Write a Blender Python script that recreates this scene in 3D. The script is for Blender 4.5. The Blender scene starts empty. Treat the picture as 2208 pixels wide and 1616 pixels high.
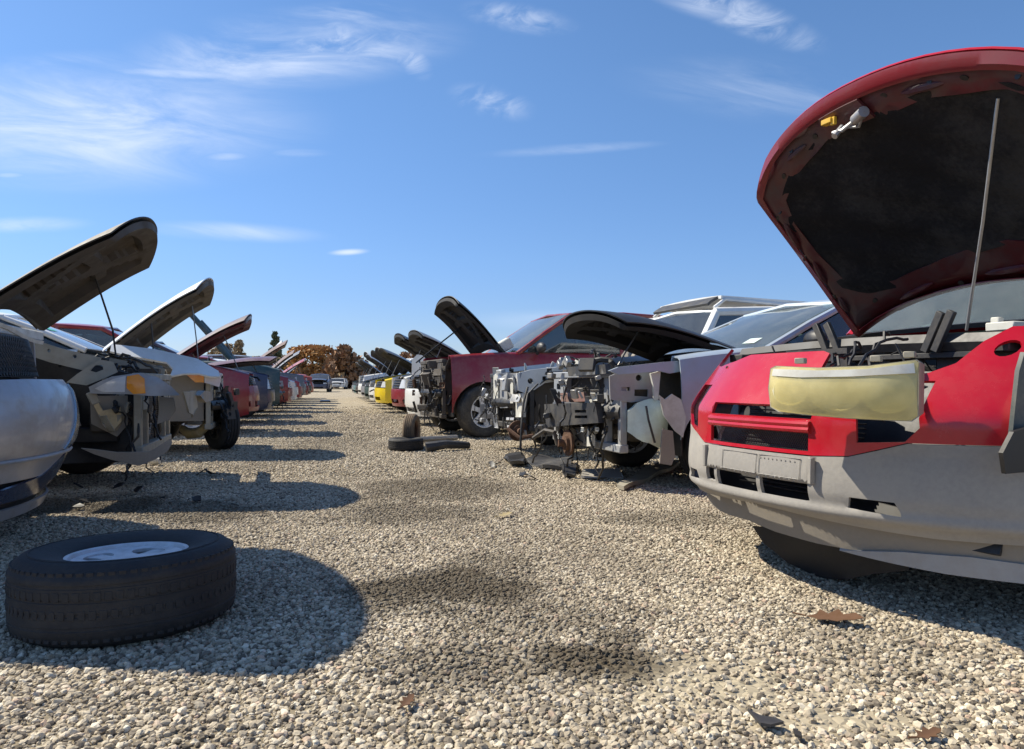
import bpy, bmesh, math, random
import numpy as np
from math import radians as R, sin, cos, pi, sqrt
from mathutils import Vector, Matrix, geometry
random.seed(7)
S = bpy.context.scene
COL = S.collection

# ---------------------------------------------------------------- camera
CAM = Vector((0, 0, .77))
cd = bpy.data.cameras.new('camera')
cam = bpy.data.objects.new('camera', cd)
COL.objects.link(cam)
cam.location = CAM
cam.rotation_euler = (R(90), 0, 0)
cd.sensor_width = 36
cd.lens = 1600 / 2208 * 36
cd.shift_y = 17 / 2208
cd.clip_start = .05
cd.clip_end = 2000
S.camera = cam

# ---------------------------------------------------------------- light
SUN = Vector((-.86, .34, 1.0)).normalized()
sd = bpy.data.lights.new('sun', 'SUN')
sd.energy = 4.8
sd.angle = R(.5)
sd.color = (1.0, .92, .765)
so = bpy.data.objects.new('sun', sd)
COL.objects.link(so)
so.rotation_euler = SUN.to_track_quat('Z', 'Y').to_euler()
so.location = SUN * 60
S.view_settings.view_transform = 'Standard'
S.view_settings.look = 'None'
S.view_settings.exposure = 0.58
S.view_settings.gamma = 1


def nodes(nt):
    return nt.nodes, nt.links


def nn(nt, t, **kw):
    n = nt.nodes.new(t)
    for k, v in kw.items():
        if k in n.inputs.keys():
            n.inputs[k].default_value = v
        else:
            setattr(n, k, v)
    return n


def mth(nt, op, a, b=None, c=None, clamp=False):
    n = nt.nodes.new('ShaderNodeMath')
    n.operation = op
    n.use_clamp = clamp
    for i, x in enumerate((a, b, c)):
        if x is None:
            continue
        if isinstance(x, (int, float)):
            n.inputs[i].default_value = x
        else:
            nt.links.new(x, n.inputs[i])
    return n.outputs[0]


def mixc(nt, fac, a, b, mode='MIX'):
    n = nt.nodes.new('ShaderNodeMix')
    n.data_type = 'RGBA'
    n.blend_type = mode
    for sock, x in ((n.inputs[0], fac), (n.inputs[6], a), (n.inputs[7], b)):
        if isinstance(x, (int, float)):
            sock.default_value = x
        elif isinstance(x, tuple):
            sock.default_value = (*x, 1) if len(x) == 3 else x
        else:
            nt.links.new(x, sock)
    return n.outputs[2]


def ramp(nt, fac, stops):
    n = nt.nodes.new('ShaderNodeValToRGB')
    e = n.color_ramp.elements
    while len(e) < len(stops):
        e.new(.5)
    for el, (p, c) in zip(e, stops):
        el.position = p
        el.color = (*c, 1) if len(c) == 3 else c
    nt.links.new(fac, n.inputs[0])
    return n.outputs[0]


def maprange(nt, x, a, b, c=0., d=1.):
    n = nt.nodes.new('ShaderNodeMapRange')
    n.interpolation_type = 'SMOOTHSTEP'
    nt.links.new(x, n.inputs[0])
    for i, v in enumerate((a, b, c, d)):
        n.inputs[i + 1].default_value = v
    return n.outputs[0]


# ---------------------------------------------------------------- sky with cirrus
W = bpy.data.worlds.new('World')
S.world = W
W.use_nodes = True
nt = W.node_tree
nt.nodes.clear()
sky = nn(nt, 'ShaderNodeTexSky', sky_type='NISHITA', sun_disc=False)
sky.sun_elevation = math.asin(SUN.z)
sky.sun_rotation = math.atan2(SUN.x, SUN.y)
sky.altitude = 200
sky.air_density = 1.0
sky.dust_density = .2
sky.ozone_density = 3.0
tc = nn(nt, 'ShaderNodeTexCoord')
sep = nn(nt, 'ShaderNodeSeparateXYZ')
nt.links.new(tc.outputs['Generated'], sep.inputs[0])
yy = mth(nt, 'MAXIMUM', sep.outputs[1], .05)
U = mth(nt, 'DIVIDE', sep.outputs[0], yy)
V = mth(nt, 'DIVIDE', sep.outputs[2], yy)
cmb = nn(nt, 'ShaderNodeCombineXYZ')
nt.links.new(mth(nt, 'MULTIPLY', U, 2.2), cmb.inputs[0])
nt.links.new(mth(nt, 'MULTIPLY', mth(nt, 'ADD', V, mth(nt, 'MULTIPLY', U, .12)), 10), cmb.inputs[1])
nz = nn(nt, 'ShaderNodeTexNoise', Scale=1.6, Detail=7, Roughness=.62, Distortion=.9)
nt.links.new(cmb.outputs[0], nz.inputs['Vector'])
cmb2 = nn(nt, 'ShaderNodeCombineXYZ')
nt.links.new(mth(nt, 'MULTIPLY', U, 7), cmb2.inputs[0])
nt.links.new(mth(nt, 'MULTIPLY', mth(nt, 'SUBTRACT', V, mth(nt, 'MULTIPLY', U, .3)), 15), cmb2.inputs[1])
nz2 = nn(nt, 'ShaderNodeTexNoise', Scale=1.5, Detail=6, Roughness=.6, Distortion=1.4)
nt.links.new(cmb2.outputs[0], nz2.inputs['Vector'])


def cloud(px, py, rx, ry, tilt, noise, lo, hi, amt):
    u0, v0 = (px - 1104) / 1600, (825 - py) / 1600
    du = mth(nt, 'SUBTRACT', U, u0)
    dv = mth(nt, 'SUBTRACT', V, v0)
    dv = mth(nt, 'SUBTRACT', dv, mth(nt, 'MULTIPLY', du, tilt))
    a = mth(nt, 'POWER', mth(nt, 'ABSOLUTE', mth(nt, 'DIVIDE', du, rx / 1600)), 2)
    b = mth(nt, 'POWER', mth(nt, 'ABSOLUTE', mth(nt, 'DIVIDE', dv, ry / 1600)), 2)
    m = maprange(nt, mth(nt, 'SQRT', mth(nt, 'ADD', a, b)), 1.0, 0.1)
    return mth(nt, 'MULTIPLY', mth(nt, 'MULTIPLY', m, maprange(nt, noise, lo - .04, hi + .10)), amt * .95)


A_, B_ = nz.outputs[0], nz2.outputs[0]
cl = None
for c in [(620, 110, 430, 105, .08, A_, .36, .70, .9), (720, 95, 170, 80, -.2, B_, .40, .70, .6),
          (880, 115, 60, 55, -.6, B_, .36, .62, .6),
          (390, 160, 240, 17, -.03, A_, .30, .55, .5), (740, 30, 190, 36, .08, A_, .38, .62, .45),
          (160, 270, 600, 170, .0, A_, .25, .72, 1.), (60, 150, 300, 40, .1, A_, .35, .7, .35),
          (1600, 30, 210, 56, -.38, B_, .30, .62, .75), (1500, 5, 150, 40, -.3, A_, .3, .6, .5),
          (1120, 40, 150, 40, -.15, B_, .38, .68, .5), (1060, 220, 110, 45, -.2, B_, .40, .66, .45),
          (1230, 322, 230, 15, .06, A_, .28, .70, .40), (485, 338, 70, 14, .02, A_, .25, .5, .45),
          (500, 500, 240, 26, -.05, A_, .25, .6, .5), (752, 544, 52, 9, .05, A_, .15, .4, .75),
          (60, 485, 160, 22, .02, A_, .25, .55, .5), (640, 330, 90, 12, .0, A_, .3, .55, .3),
          (1700, 200, 420, 90, -.1, A_, .35, .75, .35), (1180, 690, 200, 28, 0, A_, .3, .6, .25),
          (20, 378, 50, 9, 0, A_, .2, .5, .4)]:
    o = cloud(*c)
    cl = o if cl is None else mth(nt, 'MAXIMUM', cl, o)
# cloud amount away from the modelled patch of sky: plain scattered cirrus
back = mth(nt, 'MULTIPLY', maprange(nt, sep.outputs[1], .3, .0), .25)
gen = nn(nt, 'ShaderNodeTexNoise', Scale=3.0, Detail=5)
nt.links.new(tc.outputs['Generated'], gen.inputs['Vector'])
cl = mth(nt, 'MAXIMUM', cl, mth(nt, 'MULTIPLY', back, maprange(nt, gen.outputs[0], .5, .75)))
hs = nn(nt, 'ShaderNodeHueSaturation', Saturation=1.10, Value=.97)
hs.inputs['Hue'].default_value = .5
nt.links.new(sky.outputs[0], hs.inputs['Color'])
# bluer, denser air near the horizon than the model's pale yellow band
hz = ramp(nt, maprange(nt, sep.outputs[2], .0, .45), [(0, (.60, .66, .90)), (.3, (.74, .82, 1.0)), (1, (.95, 1.02, 1.10))])
skyb = mixc(nt, 1.0, hs.outputs[0], hz, 'MULTIPLY')
skyc = mixc(nt, cl, skyb, (6.3, 6.9, 8.0))
bg = nn(nt, 'ShaderNodeBackground', Strength=.098)
nt.links.new(skyc, bg.inputs[0])
wo = nn(nt, 'ShaderNodeOutputWorld')
nt.links.new(bg.outputs[0], wo.inputs[0])


# ---------------------------------------------------------------- materials
def mat(name, col, rough=.5, metal=0., coat=0., dirt=.25, dcol=(.30, .26, .20), scale=6., bump=.0, var=.12, spec=.5, fine=60.):
    m = bpy.data.materials.new(name)
    m.use_nodes = True
    t = m.node_tree
    p = t.nodes['Principled BSDF']
    tc = nn(t, 'ShaderNodeTexCoord')
    n1 = nn(t, 'ShaderNodeTexNoise', Scale=scale, Detail=8, Roughness=.68)
    n2 = nn(t, 'ShaderNodeTexNoise', Scale=fine, Detail=4, Roughness=.6)
    t.links.new(tc.outputs['Object'], n1.inputs['Vector'])
    t.links.new(tc.outputs['Object'], n2.inputs['Vector'])
    lo = tuple(c * (1 - var) for c in col)
    hi = tuple(min(1, c * (1 + var)) for c in col)
    c = mixc(t, n2.outputs[0], lo, hi)
    mask = mth(t, 'MULTIPLY', maprange(t, mth(t, 'ADD', n1.outputs[0], mth(t, 'MULTIPLY', n2.outputs[0], .25)), .50, .82), dirt)
    c = mixc(t, mask, c, dcol)
    t.links.new(c, p.inputs['Base Color'])
    r = mth(t, 'ADD', mth(t, 'MULTIPLY', mask, .45), mth(t, 'ADD', mth(t, 'MULTIPLY', n1.outputs[0], .12), rough - .06), clamp=True)
    t.links.new(r, p.inputs['Roughness'])
    p.inputs['Metallic'].default_value = metal
    p.inputs['Coat Weight'].default_value = coat
    p.inputs['Coat Roughness'].default_value = .08
    p.inputs['Specular IOR Level'].default_value = spec
    if bump:
        b = nn(t, 'ShaderNodeBump', Strength=bump, Distance=.01)
        t.links.new(n2.outputs[0], b.inputs['Height'])
        t.links.new(b.outputs[0], p.inputs['Normal'])
    return m


def paint(name, col, dirt=.35, rough=.32, metal=0., dcol=(.30, .26, .20)):
    return mat(name, col, rough, metal, .35, dirt, dcol, var=.05, scale=3.5, fine=25)


def glass(name, tint, dust=.18):
    m = bpy.data.materials.new(name)
    m.use_nodes = True
    t = m.node_tree
    t.nodes.remove(t.nodes['Principled BSDF'])
    out = t.nodes['Material Output']
    tr = nn(t, 'ShaderNodeBsdfTransparent')
    tr.inputs[0].default_value = (*tint, 1)
    gl = nn(t, 'ShaderNodeBsdfGlossy', Roughness=.04)
    gl.inputs[0].default_value = (1, 1, 1, 1)
    df = nn(t, 'ShaderNodeBsdfDiffuse')
    df.inputs[0].default_value = (.42, .42, .40, 1)
    tc = nn(t, 'ShaderNodeTexCoord')
    n1 = nn(t, 'ShaderNodeTexNoise', Scale=4, Detail=8, Roughness=.7)
    t.links.new(tc.outputs['Object'], n1.inputs['Vector'])
    fr = nn(t, 'ShaderNodeFresnel', IOR=1.5)
    geo = nn(t, 'ShaderNodeNewGeometry')
    a = nn(t, 'ShaderNodeMixShader')
    t.links.new(mth(t, 'ADD', mth(t, 'MULTIPLY', fr.outputs[0], 1.0), .05, clamp=True), a.inputs[0])
    t.links.new(tr.outputs[0], a.inputs[1])
    t.links.new(gl.outputs[0], a.inputs[2])
    b = nn(t, 'ShaderNodeMixShader')
    t.links.new(mth(t, 'MULTIPLY', n1.outputs[0], dust * 2), b.inputs[0])
    t.links.new(a.outputs[0], b.inputs[1])
    t.links.new(df.outputs[0], b.inputs[2])
    t.links.new(b.outputs[0], out.inputs[0])
    return m


MT = dict(
    plastic_grey=mat('dusty_grey_plastic', (.30, .282, .257), .62, dirt=.6, dcol=(.40, .37, .32), scale=3.2, bump=.06, fine=70),
    plastic_dark=mat('weathered_dark_plastic', (.035, .036, .040), .5, dirt=.35, dcol=(.16, .14, .11), scale=7),
    black=mat('black_plastic', (.012, .012, .014), .45, dirt=.25, dcol=(.09, .08, .065), scale=9),
    rubber=mat('tyre_rubber', (.016, .016, .018), .72, dirt=.30, dcol=(.10, .09, .075), scale=9, bump=.25),
    rubber_worn=mat('dusty_tyre_rubber', (.040, .038, .036), .8, dirt=.6, dcol=(.16, .14, .11), scale=9, bump=.25),
    liner=mat('hood_insulation', (.016, .016, .019), .95, dirt=.55, dcol=(.075, .072, .07), scale=3, bump=.5, spec=.2),
    steel=mat('dusty_steel', (.30, .30, .30), .42, .7, dirt=.5, scale=9),
    alu=mat('dull_aluminium', (.50, .50, .51), .38, .75, dirt=.4, scale=8),
    wheel_silver=mat('silver_wheel_paint', (.66, .67, .69), .38, .15, dirt=.35, dcol=(.2, .17, .13), scale=12),
    rust=mat('rusty_iron', (.13, .068, .042), .85, .1, dirt=.6, dcol=(.07, .045, .03), scale=14, bump=.4, var=.35),
    iron=mat('oily_iron', (.085, .078, .072), .6, .3, dirt=.5, dcol=(.15, .12, .085), scale=12, bump=.3),
    cream=mat('cream_sheet', (.66, .52, .30), .6, dirt=.5, dcol=(.25, .20, .13), scale=7),
    beige=mat('beige_primer', (.36, .335, .27), .55, dirt=.5, dcol=(.22, .19, .14), scale=6),
    taupe=mat('taupe_panel', (.26, .235, .20), .6, dirt=.5, scale=6),
    white_plastic=mat('whitish_plastic', (.62, .62, .57), .5, dirt=.4, scale=9),
    bottle=mat('milky_bottle_plastic', (.72, .82, .72), .4, dirt=.35, dcol=(.36, .38, .27), scale=7),
    tan=mat('tan_hose', (.42, .33, .16), .6, dirt=.5, scale=12),
    amber=mat('amber_lens', (.85, .30, .01), .2, coat=.5, dirt=.15, var=.1),
    clear=mat('clear_lamp_lens', (.62, .63, .63), .15, coat=.8, dirt=.3),
    chrome_film=mat('bright_bumper_film', (.55, .56, .55), .18, .85, dirt=.35),
    navy_lens=mat('dark_blue_lens', (.02, .03, .07), .12, coat=.6, dirt=.2),
    pan_black=mat('dark_hood_underside', (.016, .015, .015), .7, dirt=.35, dcol=(.05, .043, .036), scale=6),  # near-black base with dark brown mottling for open hood undersides
    primer_dark=mat('dark_primer', (.075, .085, .08), .55, dirt=.5, scale=7),
    bowl=mat('aged_reflector', (.95, .93, .76), .3, .1, dirt=.1),
    chrome=mat('lamp_reflector', (.85, .85, .83), .12, 1.0, dirt=.1),
    grey_metal=mat('grey_primed_metal', (.34, .36, .39), .45, .2, dirt=.45, scale=8),
    seat=mat('seat_cloth', (.06, .058, .06), .9, dirt=.2),
    yellow_clip=mat('yellow_plastic_clip', (.70, .42, .03), .4, dirt=.2),
    leaf=mat('dry_leaf', (.12, .058, .028), .8, dirt=.4, dcol=(.10, .05, .02), scale=40),
    red_block=mat('faded_red_block', (.20, .10, .085), .7, dirt=.5, scale=12),
    window_dark=glass('dark_glass', (.30, .36, .37), .08),
    wind=glass('windshield_glass', (.42, .55, .56), .12),
    teal_sticker=mat('teal_sticker', (.05, .42, .36), .5, dirt=.1),
    pale_sticker=mat('pale_sticker', (.62, .74, .70), .5, dirt=.1),
)
# yellowed headlight lens: cloudy, lets the reflector bowls show
m = bpy.data.materials.new('yellowed_lens')
m.use_nodes = True
t = m.node_tree
p = t.nodes['Principled BSDF']
p.inputs['Base Color'].default_value = (.95, .85, .46, 1)
p.inputs['Roughness'].default_value = .28
p.inputs['Coat Weight'].default_value = .4
trn = nn(t, 'ShaderNodeBsdfTransparent')
trn.inputs[0].default_value = (1.0, .95, .70, 1)
n1 = nn(t, 'ShaderNodeTexNoise', Scale=9, Detail=6)
tcx = nn(t, 'ShaderNodeTexCoord')
t.links.new(tcx.outputs['Object'], n1.inputs['Vector'])
mx = nn(t, 'ShaderNodeMixShader')
t.links.new(maprange(t, n1.outputs[0], .3, .75, .36, .56), mx.inputs[0])
t.links.new(trn.outputs[0], mx.inputs[1])
t.links.new(p.outputs[0], mx.inputs[2])
t.links.new(mx.outputs[0], t.nodes['Material Output'].inputs[0])
MT['lens'] = m


# ---------------------------------------------------------------- objects
def tag(o, label=None, cat=None, group=None, kind=None):
    if label: o['label'] = label
    if cat: o['category'] = cat
    if group: o['group'] = group
    if kind: o['kind'] = kind
    return o


def empty(name, loc, rz, label, cat, group=None):
    o = bpy.data.objects.new(name, None)
    COL.objects.link(o)
    o.location = loc
    o.rotation_euler = (0, 0, rz)
    o.empty_display_size = .2
    return tag(o, label, cat, group)


class MB:
    def __init__(s):
        s.v = []
        s.f = []
        s.cuts = []

    def add(s, vs, fs):
        k = len(s.v)
        s.cuts.append((k, len(s.f)))
        s.v += [tuple(x) for x in vs]
        s.f += [tuple(i + k for i in f) for f in fs]
        return s

    def box(s, c, d, rot=None, taper=1.):
        x, y, z = d[0] / 2, d[1] / 2, d[2] / 2
        M = rot.to_matrix() if hasattr(rot, 'to_matrix') else (rot or Matrix.Identity(3))
        b = min(x, y, z) * .22
        vs = []
        # chamfered box: eight corners cut by three points each
        fs = []
        idx = {}
        for sx in (-1, 1):
            for sy in (-1, 1):
                for sz in (-1, 1):
                    for a in range(3):
                        q = [sx * x, sy * y, sz * z]
                        for k in range(3):
                            if k != a:
                                q[k] -= (sx, sy, sz)[k] * b
                        if sz > 0:
                            q[0] *= taper
                            q[1] *= taper
                        idx[(sx, sy, sz, a)] = len(vs)
                        vs.append(Vector(c) + M @ Vector(q))
        B = (-1, 1)
        for a in range(3):
            o = [k for k in range(3) if k != a]
            for sg in B:
                q = []
                for (p_, r_) in ((-1, -1), (1, -1), (1, 1), (-1, 1)):
                    k = [0, 0, 0]
                    k[a] = sg
                    k[o[0]] = p_
                    k[o[1]] = r_
                    q.append(idx[(*k, a)])
                if (sg > 0) == (a == 1):
                    q.reverse()
                fs.append(q)
        for a in range(3):      # edges along axis a
            o = [k for k in range(3) if k != a]
            for s1 in B:
                for s2 in B:
                    q = []
                    for (sa, ax) in ((-1, o[0]), (1, o[0]), (1, o[1]), (-1, o[1])):
                        k = [0, 0, 0]
                        k[a] = sa
                        k[o[0]] = s1
                        k[o[1]] = s2
                        q.append(idx[(*k, ax)])
                    fs.append(q)
        for sx in B:
            for sy in B:
                for sz in B:
                    fs.append([idx[(sx, sy, sz, a)] for a in range(3)])
        return s.add(vs, fs)

    def tube(s, pts, r, n=6, caps=True):
        pts = [Vector(p) for p in pts]
        rs = r if isinstance(r, (list, tuple)) else [r] * len(pts)
        rings = []
        up = Vector((0, 0, 1))
        for i, p in enumerate(pts):
            d = (pts[min(i + 1, len(pts) - 1)] - pts[max(i - 1, 0)])
            d = d.normalized() if d.length > 1e-9 else Vector((1, 0, 0))
            u = d.cross(up)
            if u.length < .05:
                u = d.cross(Vector((1, 0, 0)))
            u.normalize()
            w = d.cross(u)
            rings.append([p + (u * cos(2 * pi * k / n) + w * sin(2 * pi * k / n)) * rs[i] for k in range(n)])
        vs = [q for rg in rings for q in rg]
        fs = []
        for i in range(len(pts) - 1):
            for k in range(n):
                a, b = i * n + k, i * n + (k + 1) % n
                fs.append((a, b, b + n, a + n))
        if caps:
            fs.append(tuple(range(n))[::-1])
            fs.append(tuple((len(pts) - 1) * n + k for k in range(n)))
        return s.add(vs, fs)

    def lathe(s, prof, c, axis='y', n=32, closed=False):
        # prof: (r, h) along axis
        vs, fs = [], []
        for (r, h) in prof:
            for k in range(n):
                a = 2 * pi * k / n
                p = (r * cos(a), h, r * sin(a)) if axis == 'y' else ((r * cos(a), r * sin(a), h) if axis == 'z' else (h, r * cos(a), r * sin(a)))
                vs.append(Vector(c) + Vector(p))
        m_ = len(prof)
        for i in range(m_ if closed else m_ - 1):
            j = (i + 1) % m_
            for k in range(n):
                k2 = (k + 1) % n
                fs.append((i * n + k, i * n + k2, j * n + k2, j * n + k))
        return s.add(vs, fs)

    def grid(s, fn, nu, nv, th=0.):
        # fn(u,v) u,v in 0..1
        P = [[Vector(fn(i / nu, j / nv)) for j in range(nv + 1)] for i in range(nu + 1)]
        vs = [P[i][j] for i in range(nu + 1) for j in range(nv + 1)]
        n1 = nv + 1
        fs = [(i * n1 + j, (i + 1) * n1 + j, (i + 1) * n1 + j + 1, i * n1 + j + 1) for i in range(nu) for j in range(nv)]
        if not th:
            return s.add(vs, fs)
        return s.shell(vs, fs, th)

    def shell(s, vs, fs, th):
        vs = [Vector(v) for v in vs]
        N = [Vector((0, 0, 0)) for _ in vs]
        ec = {}
        for f in fs:
            n_ = (vs[f[1]] - vs[f[0]]).cross(vs[f[2]] - vs[f[0]])
            if len(f) > 3:
                n_ = n_ + (vs[f[2]] - vs[f[0]]).cross(vs[f[3]] - vs[f[0]])
            for i in f:
                N[i] += n_
            for a, b in zip(f, f[1:] + f[:1]):
                ec[(a, b)] = 1
        k = len(vs)
        bk = [v - (n_.normalized() if n_.length > 0 else n_) * th for v, n_ in zip(vs, N)]
        out = list(fs) + [tuple(i + k for i in reversed(f)) for f in fs]
        for (a, b) in ec:
            if (b, a) not in ec:
                out.append((b, a, a + k, b + k))
        return s.add(vs + bk, out)

    def patch(s, outer, holes, surf, sp=.04, th=.01):
        """outline (u,v) with holes, filled with a dense triangulation and mapped by surf(u,v)->xyz"""
        def dens(poly):
            o = []
            for a, b in zip(poly, poly[1:] + poly[:1]):
                L = math.dist(a, b)
                k = max(1, int(L / sp))
                for i in range(k):
                    o.append((a[0] + (b[0] - a[0]) * i / k, a[1] + (b[1] - a[1]) * i / k))
            return o

        def inside(p, poly):
            r = False
            x, y = p
            for (x1, y1), (x2, y2) in zip(poly, poly[1:] + poly[:1]):
                if (y1 > y) != (y2 > y) and x < (x2 - x1) * (y - y1) / (y2 - y1) + x1:
                    r = not r
            return r
        rings = [dens(list(outer))] + [dens(list(h)) for h in holes]
        V2, E = [], []
        for rg in rings:
            k = len(V2)
            V2 += rg
            E += [(k + i, k + (i + 1) % len(rg)) for i in range(len(rg))]
        xs = [p[0] for p in rings[0]]
        ys = [p[1] for p in rings[0]]
        x = min(xs) + sp * .5
        row = 0
        while x < max(xs):
            y = min(ys) + sp * (.5 if row % 2 else .25)
            while y < max(ys):
                q = (x, y)
                if inside(q, rings[0]) and not any(inside(q, h) for h in rings[1:]):
                    if min((q[0] - a[0]) ** 2 + (q[1] - a[1]) ** 2 for rg in rings for a in rg) > (sp * .45) ** 2:
                        V2.append(q)
                y += sp
            x += sp * .87
            row += 1
        ov, _, of, *_ = geometry.delaunay_2d_cdt([Vector(p) for p in V2], E, [], 0, 1e-5)
        fs = []
        for f in of:
            c = sum((ov[i] for i in f), Vector((0, 0))) / len(f)
            if inside((c.x, c.y), rings[0]) and not any(inside((c.x, c.y), h) for h in rings[1:]):
                fs.append(tuple(f))
        vs = [surf(p.x, p.y) for p in ov]
        used = sorted({i for f in fs for i in f})
        mp = {i: k for k, i in enumerate(used)}
        vs = [vs[i] for i in used]
        fs = [tuple(mp[i] for i in f) for f in fs]
        if th:
            return s.shell(vs, fs, th)
        return s.add(vs, fs)

    def each(s, name, m, parent=None, **kw):
        """every added shape becomes an object of its own"""
        out = []
        cu = s.cuts + [(len(s.v), len(s.f))]
        for (v0, f0), (v1, f1) in zip(cu, cu[1:]):
            q = MB()
            q.add(s.v[v0:v1], [tuple(i - v0 for i in f) for f in s.f[f0:f1]])
            out.append(q.build(name, m, parent, **kw))
        return out

    def build(s, name, m, parent=None, smooth=True, label=None, ang=38):
        me = bpy.data.meshes.new(name)
        bm = bmesh.new()
        vs = [bm.verts.new(v) for v in s.v]
        for f in s.f:
            if len(set(f)) > 2:
                try:
                    bm.faces.new([vs[i] for i in f])
                except ValueError:
                    pass
        bmesh.ops.recalc_face_normals(bm, faces=bm.faces)
        if smooth:
            ca = cos(R(ang))
            for f in bm.faces:
                f.smooth = True
            bm.normal_update()
            for e in bm.edges:
                if len(e.link_faces) == 2:
                    e.smooth = e.link_faces[0].normal.dot(e.link_faces[1].normal) > ca
                else:
                    e.smooth = False
        bm.to_mesh(me)
        bm.free()
        me.materials.append(MT[m] if isinstance(m, str) else m)
        o = bpy.data.objects.new(name, me)
        COL.objects.link(o)
        if parent is not None:
            o.parent = parent
        if label:
            o['label'] = label
        return o


def circ(x, y, r, n=14, ry=None):
    return [(x + r * cos(2 * pi * k / n), y + (ry or r) * sin(2 * pi * k / n)) for k in range(n)]


def rect(x0, y0, x1, y1):
    return [(x0, y0), (x1, y0), (x1, y1), (x0, y1)]


def G(px, py, z=0.):
    D = (.77 - z) * 1600 / (py - 825)
    return Vector(((px - 1104) / 1600 * D, D, z))


def lerp(a, b, t):
    return a + (b - a) * t


def sag(a, b, d, n=7, jit=0., rng=random):
    a, b = Vector(a), Vector(b)
    out = []
    for i in range(n + 1):
        t = i / n
        q = a.lerp(b, t)
        q.z -= d * 4 * t * (1 - t)
        if 0 < i < n and jit:
            q += Vector((rng.uniform(-jit, jit), rng.uniform(-jit, jit), rng.uniform(-jit, jit)))
        out.append(q)
    return out


# ---------------------------------------------------------------- ground
def spots_group():
    g = bpy.data.node_groups.new('oil_stains', 'ShaderNodeTree')
    g.interface.new_socket('Mask', in_out='OUTPUT', socket_type='NodeSocketFloat')
    g.interface.new_socket('Sand', in_out='OUTPUT', socket_type='NodeSocketFloat')
    geo = nn(g, 'ShaderNodeNewGeometry')
    nz = nn(g, 'ShaderNodeTexNoise', Scale=2.6, Detail=6, Roughness=.65)
    g.links.new(geo.outputs['Position'], nz.inputs['Vector'])
    sp = nn(g, 'ShaderNodeSeparateXYZ')
    g.links.new(geo.outputs['Position'], sp.inputs[0])

    def blob(px, py, rx, ry, amt):
        c = G(px, py)
        a = mth(g, 'POWER', mth(g, 'ABSOLUTE', mth(g, 'DIVIDE', mth(g, 'SUBTRACT', sp.outputs[0], c.x), rx)), 2)
        b = mth(g, 'POWER', mth(g, 'ABSOLUTE', mth(g, 'DIVIDE', mth(g, 'SUBTRACT', sp.outputs[1], c.y), ry)), 2)
        d = mth(g, 'ADD', mth(g, 'SQRT', mth(g, 'ADD', a, b)), mth(g, 'MULTIPLY', mth(g, 'SUBTRACT', nz.outputs[0], .5), 2.2))
        return mth(g, 'MULTIPLY', maprange(g, d, 1.25, .45), amt)
    m_ = None
    for b in [(985, 1275, .40, .34, .9), (1300, 1425, .22, .16, .95), (1150, 1330, .36, .24, .5), (1330, 1385, .13, .12, .8), (1080, 1230, .3, .3, .5), (880, 1105, .55, .5, .5),
              (950, 1055, .6, .8, .6), (420, 1105, .6, .4, .6), (170, 1090, .9, .45, .9), (1000, 1440, .28, .18, .5), (1180, 1180, .7, .6, .15),
              (1900, 1420, .3, .3, .25), (1450, 1120, .5, .3, .5), (700, 960, .5, 2.2, .25), (830, 905, .4, 3., .2)]:
        o = blob(*b)
        m_ = o if m_ is None else mth(g, 'MAXIMUM', m_, o)
    s_ = None
    for b in [(1560, 1490, .42, .14, 1.), (1800, 1560, .35, .1, .8), (1500, 1440, .35, .12, .6)]:
        o = blob(*b)
        s_ = o if s_ is None else mth(g, 'MAXIMUM', s_, o)
    out = nn(g, 'NodeGroupOutput')
    g.links.new(m_, out.inputs[0])
    g.links.new(s_, out.inputs[1])
    return g


STAIN = spots_group()
gm = bpy.data.materials.new('gravel_ground')
gm.use_nodes = True
t = gm.node_tree
p = t.nodes['Principled BSDF']
geo = nn(t, 'ShaderNodeNewGeometry')
vo = nn(t, 'ShaderNodeTexVoronoi', Scale=34, Randomness=1)
vo.feature = 'F1'
t.links.new(geo.outputs['Position'], vo.inputs['Vector'])
vd = nn(t, 'ShaderNodeTexVoronoi', Scale=34, Randomness=1)
vd.feature = 'DISTANCE_TO_EDGE'
t.links.new(geo.outputs['Position'], vd.inputs['Vector'])
lg = nn(t, 'ShaderNodeTexNoise', Scale=.55, Detail=6, Roughness=.6)
t.links.new(geo.outputs['Position'], lg.inputs['Vector'])
sx = nn(t, 'ShaderNodeSeparateXYZ')
t.links.new(vo.outputs['Color'], sx.inputs[0])
stone = ramp(t, sx.outputs[0], [(0, (.20, .16, .11)), (.3, (.40, .33, .22)), (.65, (.58, .49, .345)), (1, (.76, .68, .53))])
stone = mixc(t, maprange(t, vd.outputs['Distance'], .12, .0), stone, (.13, .11, .08))
soil = mixc(t, lg.outputs[0], (.34, .285, .20), (.46, .40, .29))
sg = nn(t, 'ShaderNodeGroup')
sg.node_tree = STAIN
spz = nn(t, 'ShaderNodeSeparateXYZ')
t.links.new(geo.outputs['Position'], spz.inputs[0])
near = maprange(t, spz.outputs[1], 23, 6)         # under the loose stones lies finer, darker grit
near = mth(t, 'MULTIPLY', near, mth(t, 'SUBTRACT', 1.0, mth(t, 'MULTIPLY', sg.outputs[1], .9)))
base = mixc(t, .25, stone, soil)
grit = mixc(t, lg.outputs[0], (.16, .13, .088), (.25, .21, .145))
base = mixc(t, mth(t, 'MULTIPLY', near, .8), base, grit)
base = mixc(t, sg.outputs[1], base, (.40, .345, .245))
base = mixc(t, mth(t, 'MULTIPLY', maprange(t, lg.outputs[0], .35, .65), .18), base, (.23, .195, .15))
base = mixc(t, mth(t, 'MULTIPLY', sg.outputs[0], .85), base, (.045, .034, .020))
t.links.new(base, p.inputs['Base Color'])
p.inputs['Roughness'].default_value = .95
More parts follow.
